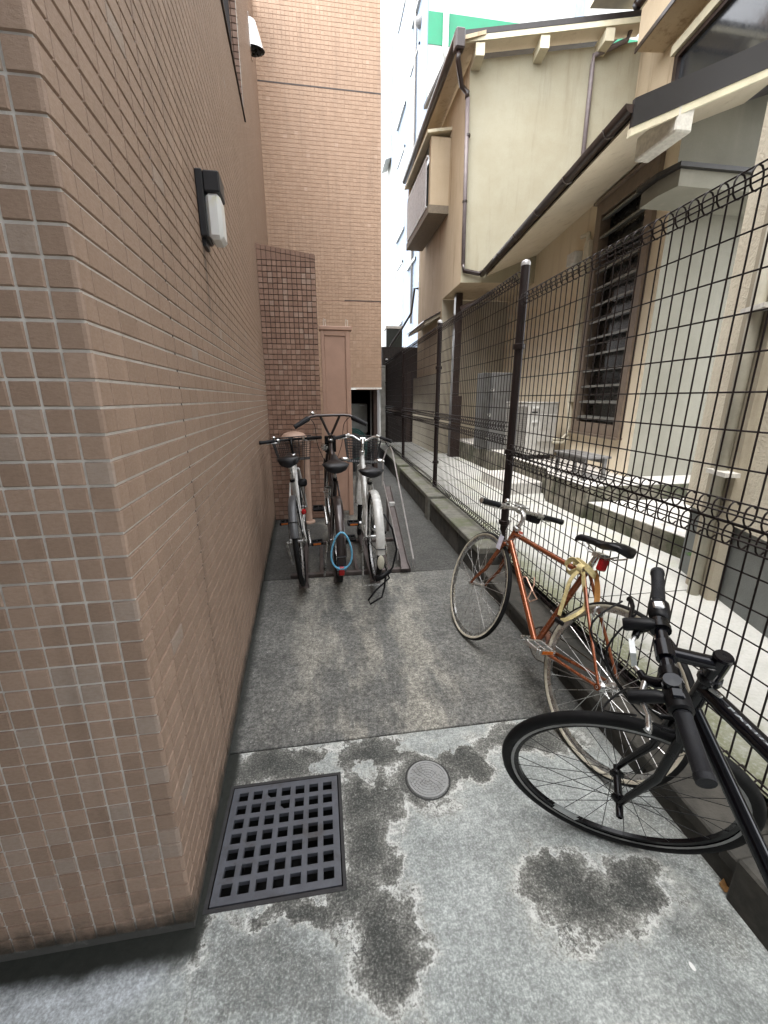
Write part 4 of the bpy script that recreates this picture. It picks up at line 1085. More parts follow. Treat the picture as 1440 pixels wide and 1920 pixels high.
# ================================================================== BEYOND
WB = empty('white_building', (7, 15, 0)); tag(WB, 'tall white building with a green band rising behind the cream house', 'building')
m = MB(); m.box((3.62, 15, 0), (13, 26, 17)); part(m, 'wall', M_WHITEB, WB)
m = MB(); m.box((3.60, 14.985, 11.62), (13, 15.0, 12.38)); part(m, 'green_band', M_GREEN, WB)
m = MB(); m.tube([(4.12, 14.93, 16.9), (4.12, 14.93, 11.5), (4.22, 14.93, 11.3), (4.6, 14.93, 11.25)], .09, 8); part(m, 'drainpipe', simple('pipe_white', (.66, .67, .64), .5), WB, True)
m = MB(); m.box((8.2, 14.97, 12.4), (8.5, 14.99, 17)); part(m, 'pilaster', M_BLUEW, WB)
BB = empty('blue_building', (3.6, 18, 0)); tag(BB, 'pale blue grey building side with seams and narrow windows along the sky gap', 'building')
m = MB(); m.box((3.575, 15.02, 0), (3.615, 21.3, 17.5)); part(m, 'wall', M_BLUEW, BB)
M_BWIN = simple('glass_blue', (.16, .2, .26), .15, 0, .1, 2, spec=.7)
for (ya, yb, za, zb) in ((16.0, 17.2, 9.5, 12.2), (16.0, 17.2, 6.3, 8.6), (18.2, 19.6, 12, 15), (18.2, 19.6, 8.0, 10.6), (18.4, 19.5, 4.6, 6.8), (15.6, 16.9, 13.4, 15.6)):
    m = MB(); m.box((3.56, ya, za), (3.5745, yb, zb)); wn_ = part(m, 'window', M_BWIN, BB)
    m = MB(); m.box((3.535, ya - .08, za - .1), (3.5745, ya - .003, zb + .08)); m.box((3.535, ya - .08, zb + .003), (3.5745, yb + .08, zb + .08)); m.box((3.50, ya - .08, za - .1), (3.5745, yb + .08, za - .003)); part(m, 'frame', M_WHITEB, wn_)
for y in (15.45, 17.7, 20.2):
    m = MB(); m.box((3.566, y, .5), (3.5745, y + .03, 17.4)); part(m, 'seam', simple('seam_grey', (.35, .4, .46), .6), BB)
m = MB(); m.tube([(3.52, 16.4, 17), (3.52, 16.4, 4.2)], .04, 7); part(m, 'drainpipe', simple('pipe_grey', (.28, .26, .24), .5), BB, True)
m = MB(); m.lathe([(.16, 0), (.16, .05), (.09, .16), (0, .17)], (3.574, 15.9, 12.75), (-1, 0, 0), 12); part(m, 'vent_cap', simple('vent_grey', (.22, .22, .22), .5), BB, True)
m = MB(); m.prism([(3.575, 21.32, 11.8), (3.3, 21.32, 11.7), (3.3, 21.32, 17.4), (3.575, 21.32, 17.4)], (0, 1.2, 0)); part(m, 'fire_stair', simple('stair_grey', (.5, .52, .52), .6), BB)
FB = empty('far_building', (4, 25, 0)); tag(FB, 'distant pale grey building low in the gap between the walls', 'building')
m = MB(); m.box((3.0, 25, 0), (4.2, 30, 7.4)); part(m, 'wall', simple('far_grey', (.46, .48, .47), .8), FB)
m = MB(); m.box((3.0, 24.9, 4.6), (4.2, 24.99, 4.75)); part(m, 'sill_band', M_WHITEB, FB)
for zz in (2.8, 5.2):
    m = MB(); m.box((3.5, 24.95, zz), (3.9, 24.99, zz + 1.0)); part(m, 'window', M_BWIN, FB)
# dark timber shed closing the neighbour's path
SHD = empty('dark_shed', (2.4, 12, PZ)); tag(SHD, 'dark timber boarded shed at the far end of the fence', 'shed')
M_DKW = simple('timber_black', (.032, .026, .024), .8, 0, .4, 20, .4, 90)
for k in range(10):
    m = MB(); x = 1.80 + k * .125; m.box((x, 12.0 + (k % 2) * .006, PZ - .01), (x + .122, 12.05, 2.78)); part(m, 'board', M_DKW, SHD)
m = MB(); m.box((1.78, 12.06, PZ - .01), (3.1, 14, 2.85)); part(m, 'body', M_DKW, SHD)
m = MB(); m.box((1.8, 11.96, 1.1), (3.05, 11.995, 1.2)); m.box((2.5, 11.965, PZ), (2.6, 11.994, 2.2)); part(m, 'rail', simple('timber_brown', (.06, .04, .033), .7), SHD)
CU = empty('condenser_box', (2.25, 12.8, 2.86)); tag(CU, 'dark green condenser box with white top above the shed', 'air conditioner')
m = MB(); m.bbox((2.0, 12.7, 2.855), (2.48, 13.1, 3.42), .01); part(m, 'casing', simple('box_dark_green', (.018, .024, .02), .4), CU)
m = MB(); m.bbox((1.98, 12.68, 3.4205), (2.5, 13.12, 3.5), .008); part(m, 'top', simple('box_white', (.62, .62, .6), .4), CU)
CP = empty('concrete_post', (1.64, 10.9, 0)); tag(CP, 'plain grey concrete post between tiled wall and fence end', 'post')
m = MB(); m.bbox((1.56, 10.9, 0), (1.70, 11.05, 2.22), .012); part(m, 'shaft', simple('post_grey', (.24, .235, .215), .85, 0, .25, 7, .4, 90), CP)
m = MB(); m.bbox((1.55, 10.89, 2.2205), (1.71, 11.06, 2.27), .01); part(m, 'cap', simple('post_grey', (.24, .235, .215), .85), CP)
CG = MB(); CG.tube([(AX(11.8) - .02, 11.85, 4.3), (AX(11.8) - .12, 11.85, 4.3), (2.58, 11.95, 3.72), (2.32, 12.05, 3.3), (2.10, 12.3, 2.98), (2.0, 12.62, 2.7), (1.96, 12.65, 2.55)], .03, 8)
tag(CG.build('drain_hose', simple('hose_dark', (.05, .045, .045), .5), None, True), 'dark pipe running down the far corner of the cream house', 'pipe')
OC = MB()
for (a, bq) in (((2.0, 30, 13.5), (3.5, 23, 12.6)), ((2.0, 30, 12.2), (3.5, 23, 11.6))):
    pts_ = [V(a).lerp(V(bq), t / 8) - V((0, 0, .25 * (1 - (2 * t / 8 - 1) ** 2))) for t in range(9)]; OC.tube(pts_, .012, 4)
tag(OC.build('overhead_cable', simple('cable_black', (.03, .03, .03), .6)), 'thin dark overhead cables crossing the white sky gap', 'cable')

# unseen block added behind the viewer to cut skylight on the tiled front face
OP = empty('shade_block', (0, -6, 0)); tag(OP, 'plain grey block added unseen across the lane to shade the tiled front face', 'building')
M_OPP = simple('shade_block_render', (.17, .165, .155), .85, 0, .1, 2)
m = MB(); m.box((-11, -9, 0), (5, -5.2, 7.6)); part(m, 'wall', M_OPP, OP)
for k in range(6):
    for zz in (1.2, 4.4):
        x = -9.6 + k * 2.4; m = MB(); m.box((x, -5.2, zz), (x + 1.3, -5.17, zz + 1.5)); part(m, 'window', M_BWIN, OP)

# ================================================================== BICYCLES
M_TYRE = simple('tyre_rubber', (.006, .006, .0065), .65, 0, .3, 50, .3, 300, (.014, .0135, .013), .3, spec=.2)
M_TANW = simple('tyre_tan_wall', (.50, .465, .375), .75, 0, .15, 40, dirt=(.3, .26, .19), dirt_amt=.3)
M_ALU = simple('alloy_silver', (.62, .62, .61), .28, .95, .1, 30, dirt=(.3, .3, .29), dirt_amt=.2)
M_CHROME = simple('chrome', (.72, .72, .71), .12, 1.0, .05, 20)
M_SPOKE = simple('spoke_steel', (.55, .55, .54), .3, .9, .1, 30)
M_BSPOKE = simple('spoke_black', (.025, .025, .026), .4, .5, .1)
M_BLKM = simple('bike_black_metal', (.004, .004, .005), .22, 0, .2, 30, spec=.25)
M_BLKP = simple('bike_black_plastic', (.006, .006, .007), .42, 0, .2, 60, .2, 400, spec=.2)
M_GRIP = simple('grip_rubber', (.010, .0105, .013), .5, 0, .2, 80, .5, 700, spec=.25)
M_SADDLE = simple('saddle_vinyl', (.007, .007, .008), .35, 0, .2, 40, .15, 500, spec=.3)
M_RED = simple('reflector_red', (.35, .008, .01), .2, 0, .2, 200)
M_AMBER = simple('reflector_amber', (.5, .13, .02), .25, 0, .2, 200)
M_BASK = simple('basket_black', (.02, .02, .021), .5, .2, .1)

def metallic(name, col, rough=.3):
    b = NB(name); fl = b.noise(900, 2, .5); n1 = b.noise(20, 4, .6)
    c = b.mix(b.ramp(fl, .3, .7), tuple(x * .75 for x in col), tuple(min(1, x * 1.25) for x in col))
    b.done(c, b.ramp(n1, .2, .8, rough - .06, rough + .08), .55)
    b.p.inputs['Coat Weight'].default_value = .7; b.p.inputs['Coat Roughness'].default_value = .08
    return b.m
M_ORANGE = metallic('paint_copper', (.27, .078, .028), .24)
M_MAROON = metallic('paint_maroon', (.042, .03, .028), .35)
M_WHITEP = simple('paint_white_gloss', (.56, .56, .54), .25, 0, .08, 20, coat=.4, dirt=(.33, .31, .27), dirt_amt=.3)
M_BLACKP = simple('paint_black_gloss', (.003, .003, .005), .13, 0, .1, 20, spec=.4)

def rot_about(o, d, a):
    M = Matrix.Rotation(a, 4, V(d)); o = V(o)
    return lambda p: o + (M @ (V(p) - o))

class Bike:
    def __init__(s, name, label, group, c):
        s.c = c; R = c['RW']
        s.root = empty(name)
        rm = Matrix.Rotation(c['h'], 3, 'Z') @ Matrix.Rotation(-c.get('pt', 0), 3, 'Y') @ Matrix.Rotation(c['l'], 3, 'X')
        s.root.location = (c['x'], c['y'], c.get('z0', 0)); s.root.rotation_euler = rm.to_euler()
        tag(s.root, label, 'bicycle', group)
        ha = radians(c['ha'])
        s.ax = V((-cos(ha), 0, sin(ha))); s.pe = V((sin(ha), 0, cos(ha)))
        s.fh = V((c['wb'], 0, R)); s.fo = s.fh - s.pe * .045
        s.onax = lambda z: s.fo + s.ax * ((z - s.fo.z) / s.ax.z)
        s.ht = s.onax(c['hz']); s.hb = s.ht - s.ax * c.get('hl', .12); s.cr = s.hb - s.ax * .012
        s.st = rot_about(s.fo, s.ax, c['st'])
        s.bb = V((c['bbx'], 0, c['bbz'])); sa = radians(c['sa']); s.sv = V((-cos(sa), 0, sin(sa)))
        s.stj = s.bb + s.sv * c['stl']; s.sad = s.bb + s.sv * c['sz']
        s.stm = s.ht + s.ax * c['su'] + s.pe * c['stem']; s.rh = V((0, 0, R))
    def p(s, mb, name, mat, smooth=True, par=None, sharp=45): return mb.build(name, mat, par or s.root, smooth, sharp)
    def wheel(s, center, xf, rim_mat, spoke_mat, hub_mat, tan_wall=False, tw=.014, single=False, deep=.016):
        R = s.c['RW']; Y = V((0, 1, 0)); r0 = R - 2 * tw
        m = MB(xf); m.lathe([(r0 - deep, -.006), (r0 + .004, -.0095), (r0 + .006, -.0075), (r0 - .001, -.005), (r0 - .001, .005), (r0 + .006, .0075), (r0 + .004, .0095), (r0 - deep, .006), (r0 - deep, -.006)], center, Y, 64)
        w = s.p(m, 'wheel', rim_mat)
        m = MB(xf); prof = []
        rc = r0 + tw * .95
        a0 = 8 if tan_wall else -60
        for k in range(9):
            a = radians(180 - a0 - (180 - 2 * a0) * k / 8) if tan_wall else radians(240 - 300 * k / 8)
            prof.append((rc + tw * 1.05 * sin(a), tw * cos(a)))
        m.lathe(prof, center, Y, 64); s.p(m, 'tyre', M_TYRE, par=w, sharp=60)
        if tan_wall:
            m = MB(xf)
            for sg in (-1, 1):
                pr = [(rc + tw * 1.05 * sin(radians(a)), sg * (tw * cos(radians(a)) + .0003)) for a in (-50, -36, -20, -5, 9)]
                m.lathe(pr, center, Y, 64)
            s.p(m, 'sidewall', M_TANW, par=w)
        m = MB(xf); m.lathe([(.004, -.062), (.009, -.060), (.009, -.052), (.006, -.05), (.012, -.046), (.020, -.036), (.020, -.031), (.011, -.026), (.011, .026), (.020, .031), (.020, .036), (.012, .046), (.006, .05), (.009, .052), (.009, .060), (.004, .062)], center, Y, 16)
        s.p(m, 'hub', hub_mat, par=w, sharp=35)
        n = 28 if single else 24; m = MB(xf)
        for k in range(n):
            sg = 1 if k % 2 else -1; a = 2 * pi * k / n; off = (.55 if (k // 2) % 2 else -.55)
            A = V(center) + V((cos(a + off) * .019, sg * .033, sin(a + off) * .019)); B_ = V(center) + V((cos(a) * (r0 - deep + .002), sg * .003, sin(a) * (r0 - deep + .002)))
            mm = MB(xf) if single else m
            mm.tube([A, B_], .00115, 4)
            if single: s.p(mm, 'spoke', spoke_mat, par=w)
        if not single: kind(s.p(m, 'spokes', spoke_mat, par=w), 'stuff')
        return w
    def frame(s, mat, td=.0165, tt=.014, step=False, cs=True, lug=None):
        m = MB(); c = s.c
        m.tube([s.hb, s.ht], td * 1.05, 14)
        if step:
            m.tube([s.hb + s.ax * .02, s.hb.lerp(s.bb, .45) + V((0, 0, -.02)), s.bb], td * 1.15, 12)
            m.tube([s.ht - s.ax * .03, s.ht.lerp(s.bb, .5) + V((-.02, 0, .0)), s.bb + s.sv * .17], td * .9, 12)
        else:
            m.tube([s.ht - s.ax * .028, s.stj - s.sv * .015], tt, 12); m.tube([s.hb + s.ax * .022, s.bb], td, 12)
        m.tube([s.bb, s.stj + s.sv * .015], tt, 12)
        m.tube([s.bb - V((0, .034, 0)), s.bb + V((0, .034, 0))], .02, 14)
        for sg in (-1, 1):
            m.tube([s.bb + V((-.02, sg * .02, 0)), s.bb.lerp(s.rh, .35) + V((0, sg * .035, 0)), s.rh + V((.01, sg * .058, 0))], [.010, .009, .007], 8)
            m.tube([s.stj + V((-.008, sg * .018, -.01)), s.stj.lerp(s.rh, .35) + V((0, sg * .034, 0)), s.rh + V((.0, sg * .058, .012))], [.0075, .0075, .006], 8)
            m.lathe([(0, -.003), (.014, -.003), (.014, .003), (0, .003)], s.rh + V((0, sg * .058, 0)), (0, 1, 0), 10)
        f = s.p(m, 'frame', mat)
        m = MB(); m.lathe([(.0175, -.012), (.0195, -.010), (.0195, .010), (.0175, .012)], s.stj + s.sv * .008, s.sv, 12); s.p(m, 'seat_clamp', M_BLKM if lug is None else lug)
        return f
    def fork(s, mat, crown=None):
        m = MB(s.st)
        for sg in (-1, 1):
            m.tube([s.cr + V((0, sg * .03, 0)), s.cr.lerp(s.fo, .55) + V((0, sg * .045, 0)), s.fo.lerp(s.fh, .35) + V((0, sg * .05, .06)), s.fh + V((0, sg * .052, 0))], [.0125, .0115, .009, .007], 10)
        m.tube([s.cr + V((0, -.034, 0)), s.cr + V((0, 0, .004)), s.cr + V((0, .034, 0))], [.012, .016, .012], 10)
        f = s.p(m, 'fork', mat)
        m = MB(s.st); m.tube([s.hb - s.ax * .006, s.ht], .0165, 12); m.lathe([(.021, -.004), (.023, 0), (.021, .010)], s.hb - s.ax * .002, s.ax, 14); m.lathe([(.021, -.002), (.024, .004), (.022, .016), (.016, .02)], s.ht, s.ax, 14); s.p(m, 'headset', crown or M_ALU)
        return f
    def saddle(s, mat=None, w=.075, L=(.125, .15), tilt=.0, thick=.045):
        S = s.sad; xs = [-1, -.85, -.55, -.25, 0, .3, .6, .85, 1]
        ws = [.45, .85, 1.0, .85, .58, .34, .25, .2, .1]; top = [.012, .020, .022, .012, .006, .003, .002, -.002, -.014]
        m = MB(); n = 10; V_ = []
        for x, hw, tz in zip(xs, ws, top):
            X = S.x + (x * L[1] if x > 0 else x * L[0]); th = thick * (1.0 if x < .3 else .75)
            for k in range(n):
                a = 2 * pi * k / n; cy, cz = cos(a), sin(a)
                V_.append((X, cy * hw * w, S.z + tz + (X - S.x) * tilt + (cz * .014 if cz > 0 else cz * th * (.55 + .45 * abs(cy)))))
        F_ = [(i * n + k, i * n + (k + 1) % n, (i + 1) * n + (k + 1) % n, (i + 1) * n + k) for i in range(len(xs) - 1) for k in range(n)]
        F_ += [tuple(range(n))[::-1], tuple(range((len(xs) - 1) * n, len(xs) * n))]
        m.add(V_, F_); sd_ = s.p(m, 'saddle', mat or M_SADDLE, sharp=60)
        m = MB()
        for sg in (-1, 1): m.tube([(S.x + .10, sg * .012, S.z - .018), (S.x + .05, sg * .02, S.z - .045), (S.x - .05, sg * .022, S.z - .045), (S.x - .10, sg * .03, S.z - .02)], .0035, 6)
        s.p(m, 'rails', M_ALU, par=sd_)
        m = MB(); m.tube([s.stj + s.sv * .012, s.sad - s.sv * .045], .0132, 12); m.box((S.x - .02, -.025, S.z - .056), (S.x + .025, .025, S.z - .036)); s.p(m, 'seatpost', M_ALU)
        return sd_
    def crank(s, mat, ring_mat, ang=0.0, pedal=None, arm=.165, amber=False):
        b = s.bb
        m = MB(); m.lathe([(.030, -.002), (.083, -.002), (.086, 0), (.083, .002), (.030, .002)], b + V((0, -.044, 0)), (0, 1, 0), 36)
        for k in range(5):
            a = k * 2 * pi / 5; m.prism([b + V((cos(a + d_) * r_, -.047, sin(a + d_) * r_)) for r_, d_ in ((.008, -.8), (.07, -.12), (.07, .12), (.008, .8))], (0, .006, 0))
        s.p(m, 'chainring', ring_mat, sharp=30)
        for sg in (-1, 1):
            a = ang + (pi if sg < 0 else 0); d_ = V((cos(a), 0, sin(a)))
            o = b + V((0, sg * .062, 0)); e = o + d_ * arm + V((0, sg * .012, 0))
            m = MB(); m.tube([o - d_ * .012, o, o.lerp(e, .5), e, e + d_ * .012], [.011, .0145, .011, .0115, .009], 10); ca = s.p(m, 'crank_arm', mat)
            pc = e + V((0, sg * .055, 0)); m = MB()
            for sx in (-1, 1): m.bbox((pc.x + sx * .042 - .006, pc.y - .045, pc.z - .012), (pc.x + sx * .042 + .006, pc.y + .045, pc.z + .012), .003)
            for yy in (-.043, 0, .043): m.bbox((pc.x - .0365, pc.y + yy - .0055, pc.z - .009), (pc.x + .0365, pc.y + yy + .0055, pc.z + .009), .002)
            m.tube([e, pc + V((0, sg * .04, 0))], .006, 8); pd = s.p(m, 'pedal', pedal or M_BLKP, False, ca)
            if amber:
                m = MB()
                for sx in (-1, 1): m.box((pc.x + sx * .0485 - .0012, pc.y - .03, pc.z - .007), (pc.x + sx * .0485 + .0012, pc.y + .03, pc.z + .007))
                kind(s.p(m, 'pedal_reflector', M_AMBER, False, ca), 'stuff')
        m = MB(); k_ = V((0, -.044, 0)); r1, r2 = .084, .034; n = 14; P = []
        for k in range(n + 1): a = -pi / 2 + pi * k / n; P.append(b + k_ + V((cos(a) * r1, 0, sin(a) * r1)))
        for k in range(n + 1): a = pi / 2 + pi * k / n; P.append(s.rh + k_ + V((cos(a) * r2, 0, sin(a) * r2)))
        m.tube(P, .0042, 5, True); s.p(m, 'chain', simple('chain_steel', (.10, .09, .08), .45, .8))
        m = MB(); m.lathe([(.008, -.004), (.035, -.003), (.035, .003), (.008, .004)], s.rh + k_, (0, 1, 0), 20); s.p(m, 'sprocket', M_ALU)
    def bars(s, mat, grip_mat, sweep=.02, bw=None, bar_r=.0115, rise=0.0, grip=.12, pts=None, stem_mat=None, lever_mat=None, lever=True, lean=0.0, caps=None, quill=False):
        c = s.c; S = s.stm; bw = bw or c['bw']
        m = MB(s.st)
        if quill:
            q = s.ht + s.ax * (c['su'] * .85); m.tube([s.ht, q, q + s.pe * .02 + s.ax * .01, S], [.0112, .0112, .013, .013], 12); m.tube([S + V((0, -.022, 0)), S + V((0, .022, 0))], .018, 12)
        else:
            q = s.ht + s.ax * c['su']; m.tube([s.ht + s.ax * .005, q + s.ax * .022], .0185, 14); m.tube([q, S], [.0165, .0155], 12); m.tube([S + V((0, -.022, 0)), S + V((0, .022, 0))], .0205, 14)
        s.p(m, 'stem', stem_mat or mat)
        if not quill:
            m = MB(s.st); q = s.ht + s.ax * (c['su'] + .022); m.lathe([(.0185, 0), (.0195, .002), (.017, .007), (.006, .0085), (0, .007)], q, s.ax, 16); s.p(m, 'top_cap', M_BLACKP)
        P = pts or [(0, 0, 0), (0, .06, 0), (-sweep * .2, .12, rise), (-sweep, 1.0, rise)]
        # pts: (forward, sideways as a share of bw or metres <.5, up)
        out = {}
        for sg in (1, -1):
            L = [S + V((x, sg * (y * bw if y > .5 else y), z)) for x, y, z in P]
            out[sg] = L
        m = MB(s.st); m.tube(out[-1][::-1] + out[1][1:], bar_r, 12); hb_ = s.p(m, 'handlebar', mat)
        for sg in (1, -1):
            L = out[sg]; e = L[-1]; d_ = (L[-2] - L[-1]).normalized()
            m = MB(s.st); g0 = e + d_ * grip; m.tube([g0, g0 - d_ * .006, g0 - d_ * .008, e + d_ * .012, e + d_ * .01, e - d_ * .002], [.0145, .017, .0152, .0152, .017, .0158], 14); g_ = s.p(m, 'grip', grip_mat, par=hb_)
            if caps: m = MB(s.st); m.lathe([(.0165, 0), (.0165, .004), (0, .006)], e - d_ * .002, -d_, 12); s.p(m, 'bar_end', caps, par=hb_)
            if lever:
                b0 = g0 + d_ * .03; fw = V((.035, 0, -.018)); m = MB(s.st)
                m.lathe([(.0125, -.011), (.017, -.009), (.017, .009), (.0125, .011)], b0, d_, 12)
                m.tube([b0, b0 + fw * .6, b0 + fw + d_ * .01], [.010, .011, .008], 8)
                m.tube([b0 + fw + d_ * .012, b0 + fw * 1.25 - d_ * .03, b0 + fw * 1.1 - d_ * .075, b0 + fw * 1.15 - d_ * .105], [.006, .0055, .005, .006], 8)
                s.p(m, 'brake_lever', lever_mat or M_ALU, par=hb_)
        return hb_, out
    def cable(s, P, mat=None, r=.0024, steer=True):
        m = MB(s.st if steer else None)
        P = [V(p) for p in P]; Q = []
        for i in range(len(P) - 1):      # Catmull-Rom
            a, b, c_, d = P[max(i - 1, 0)], P[i], P[i + 1], P[min(i + 2, len(P) - 1)]
            for k in range(6):
                t = k / 6; Q.append(.5 * ((2 * b) + (c_ - a) * t + (2 * a - 5 * b + 4 * c_ - d) * t * t + (3 * b - a - 3 * c_ + d) * t ** 3))
        m.tube(Q + [P[-1]], r, 6); return s.p(m, 'cable', mat or M_BLKP)
    def fender(s, center, a0, a1, mat, xf=None, w=.026, gap=.016, name='fender', stay=None):
        R = s.c['RW'] + gap; m = MB(xf); n = 22; vs = []; q = 7
        for i in range(n + 1):
            a = radians(a0 + (a1 - a0) * i / n)
            for k in range(q):
                b = pi * k / (q - 1); rr = R - (1 - sin(b)) * .016; y = cos(b) * w
                vs.append(V(center) + V((cos(a) * rr, y, sin(a) * rr)))
        m.add(vs, [(i * q + k, i * q + k + 1, (i + 1) * q + k + 1, (i + 1) * q + k) for i in range(n) for k in range(q - 1)])
        f = s.p(m, name, mat)
        if stay:
            a = radians(stay); m = MB(xf)
            for sg in (-1, 1): m.tube([V(center) + V((0, sg * .06, 0)), V(center) + V((cos(a) * R, sg * (w + .002), sin(a) * R))], .0025, 5)
            m.tube([V(center) + V((cos(a) * (R + .001), -w - .002, sin(a) * (R + .001))), V(center) + V((cos(a) * (R + .003), 0, sin(a) * (R + .003))), V(center) + V((cos(a) * (R + .001), w + .002, sin(a) * (R + .001)))], .003, 5)
            s.p(m, 'stay', M_BLKM, par=f)
        return f
    def basket(s, o, W=.34, D=.25, H=.22, mat=None, nx=9, ny=6, nz=5, r=.0022, rim=.005):
        """wire basket; o = centre of its floor, in the bike's own axes"""
        o = V(o); mat = mat or M_BASK; t = .78
        def c_(u, v, z): k = t + (1 - t) * z / H; return o + V((u * D / 2 * k, v * W / 2 * k, z))
        m = MB(s.st); m.tube([c_(-1, -1, H), c_(1, -1, H), c_(1, 1, H), c_(-1, 1, H)], rim, 6, True); b_ = s.p(m, 'basket', mat)
        m = MB(s.st)
        for k in range(nz):
            z = H * k / nz; m.tube([c_(-1, -1, z), c_(1, -1, z), c_(1, 1, z), c_(-1, 1, z)], r, 4, True)
        for k in range(nx + 1):
            v = -1 + 2 * k / nx; m.tube([c_(-1, v, H), c_(-1, v, 0), c_(1, v, 0), c_(1, v, H)], r, 4)
        for k in range(ny + 1):
            u = -1 + 2 * k / ny; m.tube([c_(u, -1, H), c_(u, -1, 0), c_(u, 1, 0), c_(u, 1, H)], r, 4)
        kind(s.p(m, 'basket_wire', mat, par=b_), 'stuff')
        return b_
    def text(s, txt, at, right, up, size, mat, name='lettering', shear=.0):
        cu = bpy.data.curves.new(name, 'FONT'); cu.body = txt; cu.size = size; cu.shear = shear; cu.extrude = .0004; cu.resolution_u = 2
        o = bpy.data.objects.new(name, cu); COL.objects.link(o)
        dg = bpy.context.evaluated_depsgraph_get(); me = bpy.data.meshes.new_from_object(o.evaluated_get(dg)); bpy.data.objects.remove(o)
        r_ = V(right).normalized(); u_ = (V(up) - r_ * V(up).dot(r_)).normalized(); n_ = r_.cross(u_)
        M4 = Matrix((r_, u_, n_)).transposed().to_4x4(); M4.translation = V(at); me.transform(M4)
        me.materials.clear(); me.materials.append(mat)
        q = bpy.data.objects.new(name, me); COL.objects.link(q); q.parent = s.root; return q

# ---------------- copper road bike leaning on the fence
OB = Bike('bicycle', 'copper orange road bicycle leaning on the mesh fence beside its post', 'bicycles',
    dict(x=1.0075, y=1.2126, h=1.7466, l=.2656, st=-.1086, wb=.9881, hz=.7574, sz=.6062, RW=.337, bbx=.4089, bbz=.2783, stl=.4626, ha=71.0, sa=73.4, stem=.0563, su=.0951, bw=.2658, hl=.095))
OB.wheel(OB.rh, None, M_ALU, M_SPOKE, M_ALU, True, .0135, True); OB.wheel(OB.fh, OB.st, M_ALU, M_SPOKE, M_ALU, True, .0135, True)
OB.frame(M_ORANGE, lug=M_ALU); OB.fork(M_ORANGE); OB.saddle(None, .068, (.125, .155), thick=.036)
OB.crank(M_ALU, M_ALU, radians(155), M_ALU, amber=True)
hb_, gp_ = OB.bars(M_ALU, M_GRIP, .02, quill=True, caps=M_ALU)
OB.cable([OB.stm + V((.03, .14, -.01)), OB.stm + V((.09, .10, -.06)), OB.ht + V((.10, .03, -.05)), OB.ht + V((.03, .03, -.08)), OB.stj.lerp(OB.ht, .8) + V((0, .016, 0))], M_ALU, .0022)
OB.cable([OB.stm + V((.03, -.14, -.01)), OB.stm + V((.10, -.06, -.03)), OB.ht + V((.11, -.01, -.02)), OB.cr + V((.05, 0, .05)), OB.cr + V((.03, 0, .0))], M_ALU, .0022)
m = MB(OB.st); m.ellipsoid(OB.stm + V((.025, .085, .030)), (.018, .018, .016), 12, 7); OB.p(m, 'bell', M_CHROME)
m = MB(OB.st); m.bbox(OB.stm + V((-.005, -.145, -.05)), OB.stm + V((.06, -.075, -.004)), .008); OB.p(m, 'front_lamp', M_BLKP, False)
m = MB(OB.st); m.tube([OB.stm + V((-.01, -.03, .022)), OB.stm + V((.05, -.035, .03)), OB.stm + V((.06, .02, .034)), OB.stm + V((.0, .03, .03))], .004, 6, True); m.bbox(OB.stm + V((-.012, -.04, .018)), OB.stm + V((.045, .02, .026)), .003); OB.p(m, 'phone_clamp', M_ALU, False)
m = MB(OB.st); t0 = OB.cr + V((.012, .046, .012)); m.box(t0 + V((-.022, -.0006, -.05)), t0 + V((.022, .0006, .03))); OB.p(m, 'paper_tag', simple('paper_lilac', (.66, .65, .76), .8), False)
for xf, ce, up in ((OB.st, OB.cr + V((.028, 0, -.015)), 0), (None, OB.stj.lerp(OB.rh, .33) + V((-.035, 0, .01)), 0)):
    m = MB(xf)
    for sg in (-1, 1): m.tube([ce + V((0, 0, .012)), ce + V((0, sg * .026, .004)), ce + V((0, sg * .030, -.022)), ce + V((0, sg * .018, -.036))], [.007, .007, .006, .005], 8)
    OB.p(m, 'brake_caliper', M_ALU)
m = MB(); e_ = OB.sad - OB.sv * .075 + V((-.03, 0, 0)); m.bbox(e_ + V((-.028, -.02, -.035)), e_ + V((.0, .02, .02)), .006); OB.p(m, 'rear_reflector', M_RED, False)
dt = OB.hb.lerp(OB.bb, .5); dv = (OB.bb - OB.hb).normalized(); nv_ = V((-dv.z, 0, dv.x)); nv_ = nv_ if nv_.x < 0 or nv_.z > 0 else -nv_
m = MB()
w0 = dt + nv_ * .03
m.tube([w0 - dv * .05, w0 + nv_ * .012 - dv * .06, w0 + nv_ * .06 + V((0, .03, 0)) - dv * .03, w0 + nv_ * .075 + V((0, .03, 0)) + dv * .05, w0 + nv_ * .06 + dv * .085, w0 + nv_ * .01 + dv * .08, w0 + dv * .06, w0 + V((0, -.02, 0)) + nv_ * .05, w0 + nv_ * .055 + V((0, -.03, 0)) - dv * .04], .0034, 6)
OB.p(m, 'bottle_cage', simple('cage_copper', (.70, .45, .34), .3, .4))
for k in range(3):
    pt_ = OB.bb.lerp(OB.stj, .45 + .12 * k) + V((.0, .0145, 0)); OB.text('ECC'[k], pt_ + V((.008, .0006, 0)), V((0, 0, 1)) * -1 + V((.28, 0, 0)), V((1, 0, .25)), .026, simple('letter_silver', (.7, .68, .66), .4))
tq = OB.ht.lerp(OB.stj, .1) + V((0, .0152, .001)); m = MB(); m.box(tq + V((-.02, -.001, -.006)), tq + V((.01, .0005, .008))); OB.p(m, 'decal', simple('decal_red', (.6, .14, .10), .4), False)
tl = OB.ht.lerp(OB.stj, .17) + V((0, .0150, -.006)); OB.text('ahce', tl, OB.stj - OB.ht, V((0, 0, 1)), .022, simple('letter_silver', (.7, .68, .66), .4), shear=.3)

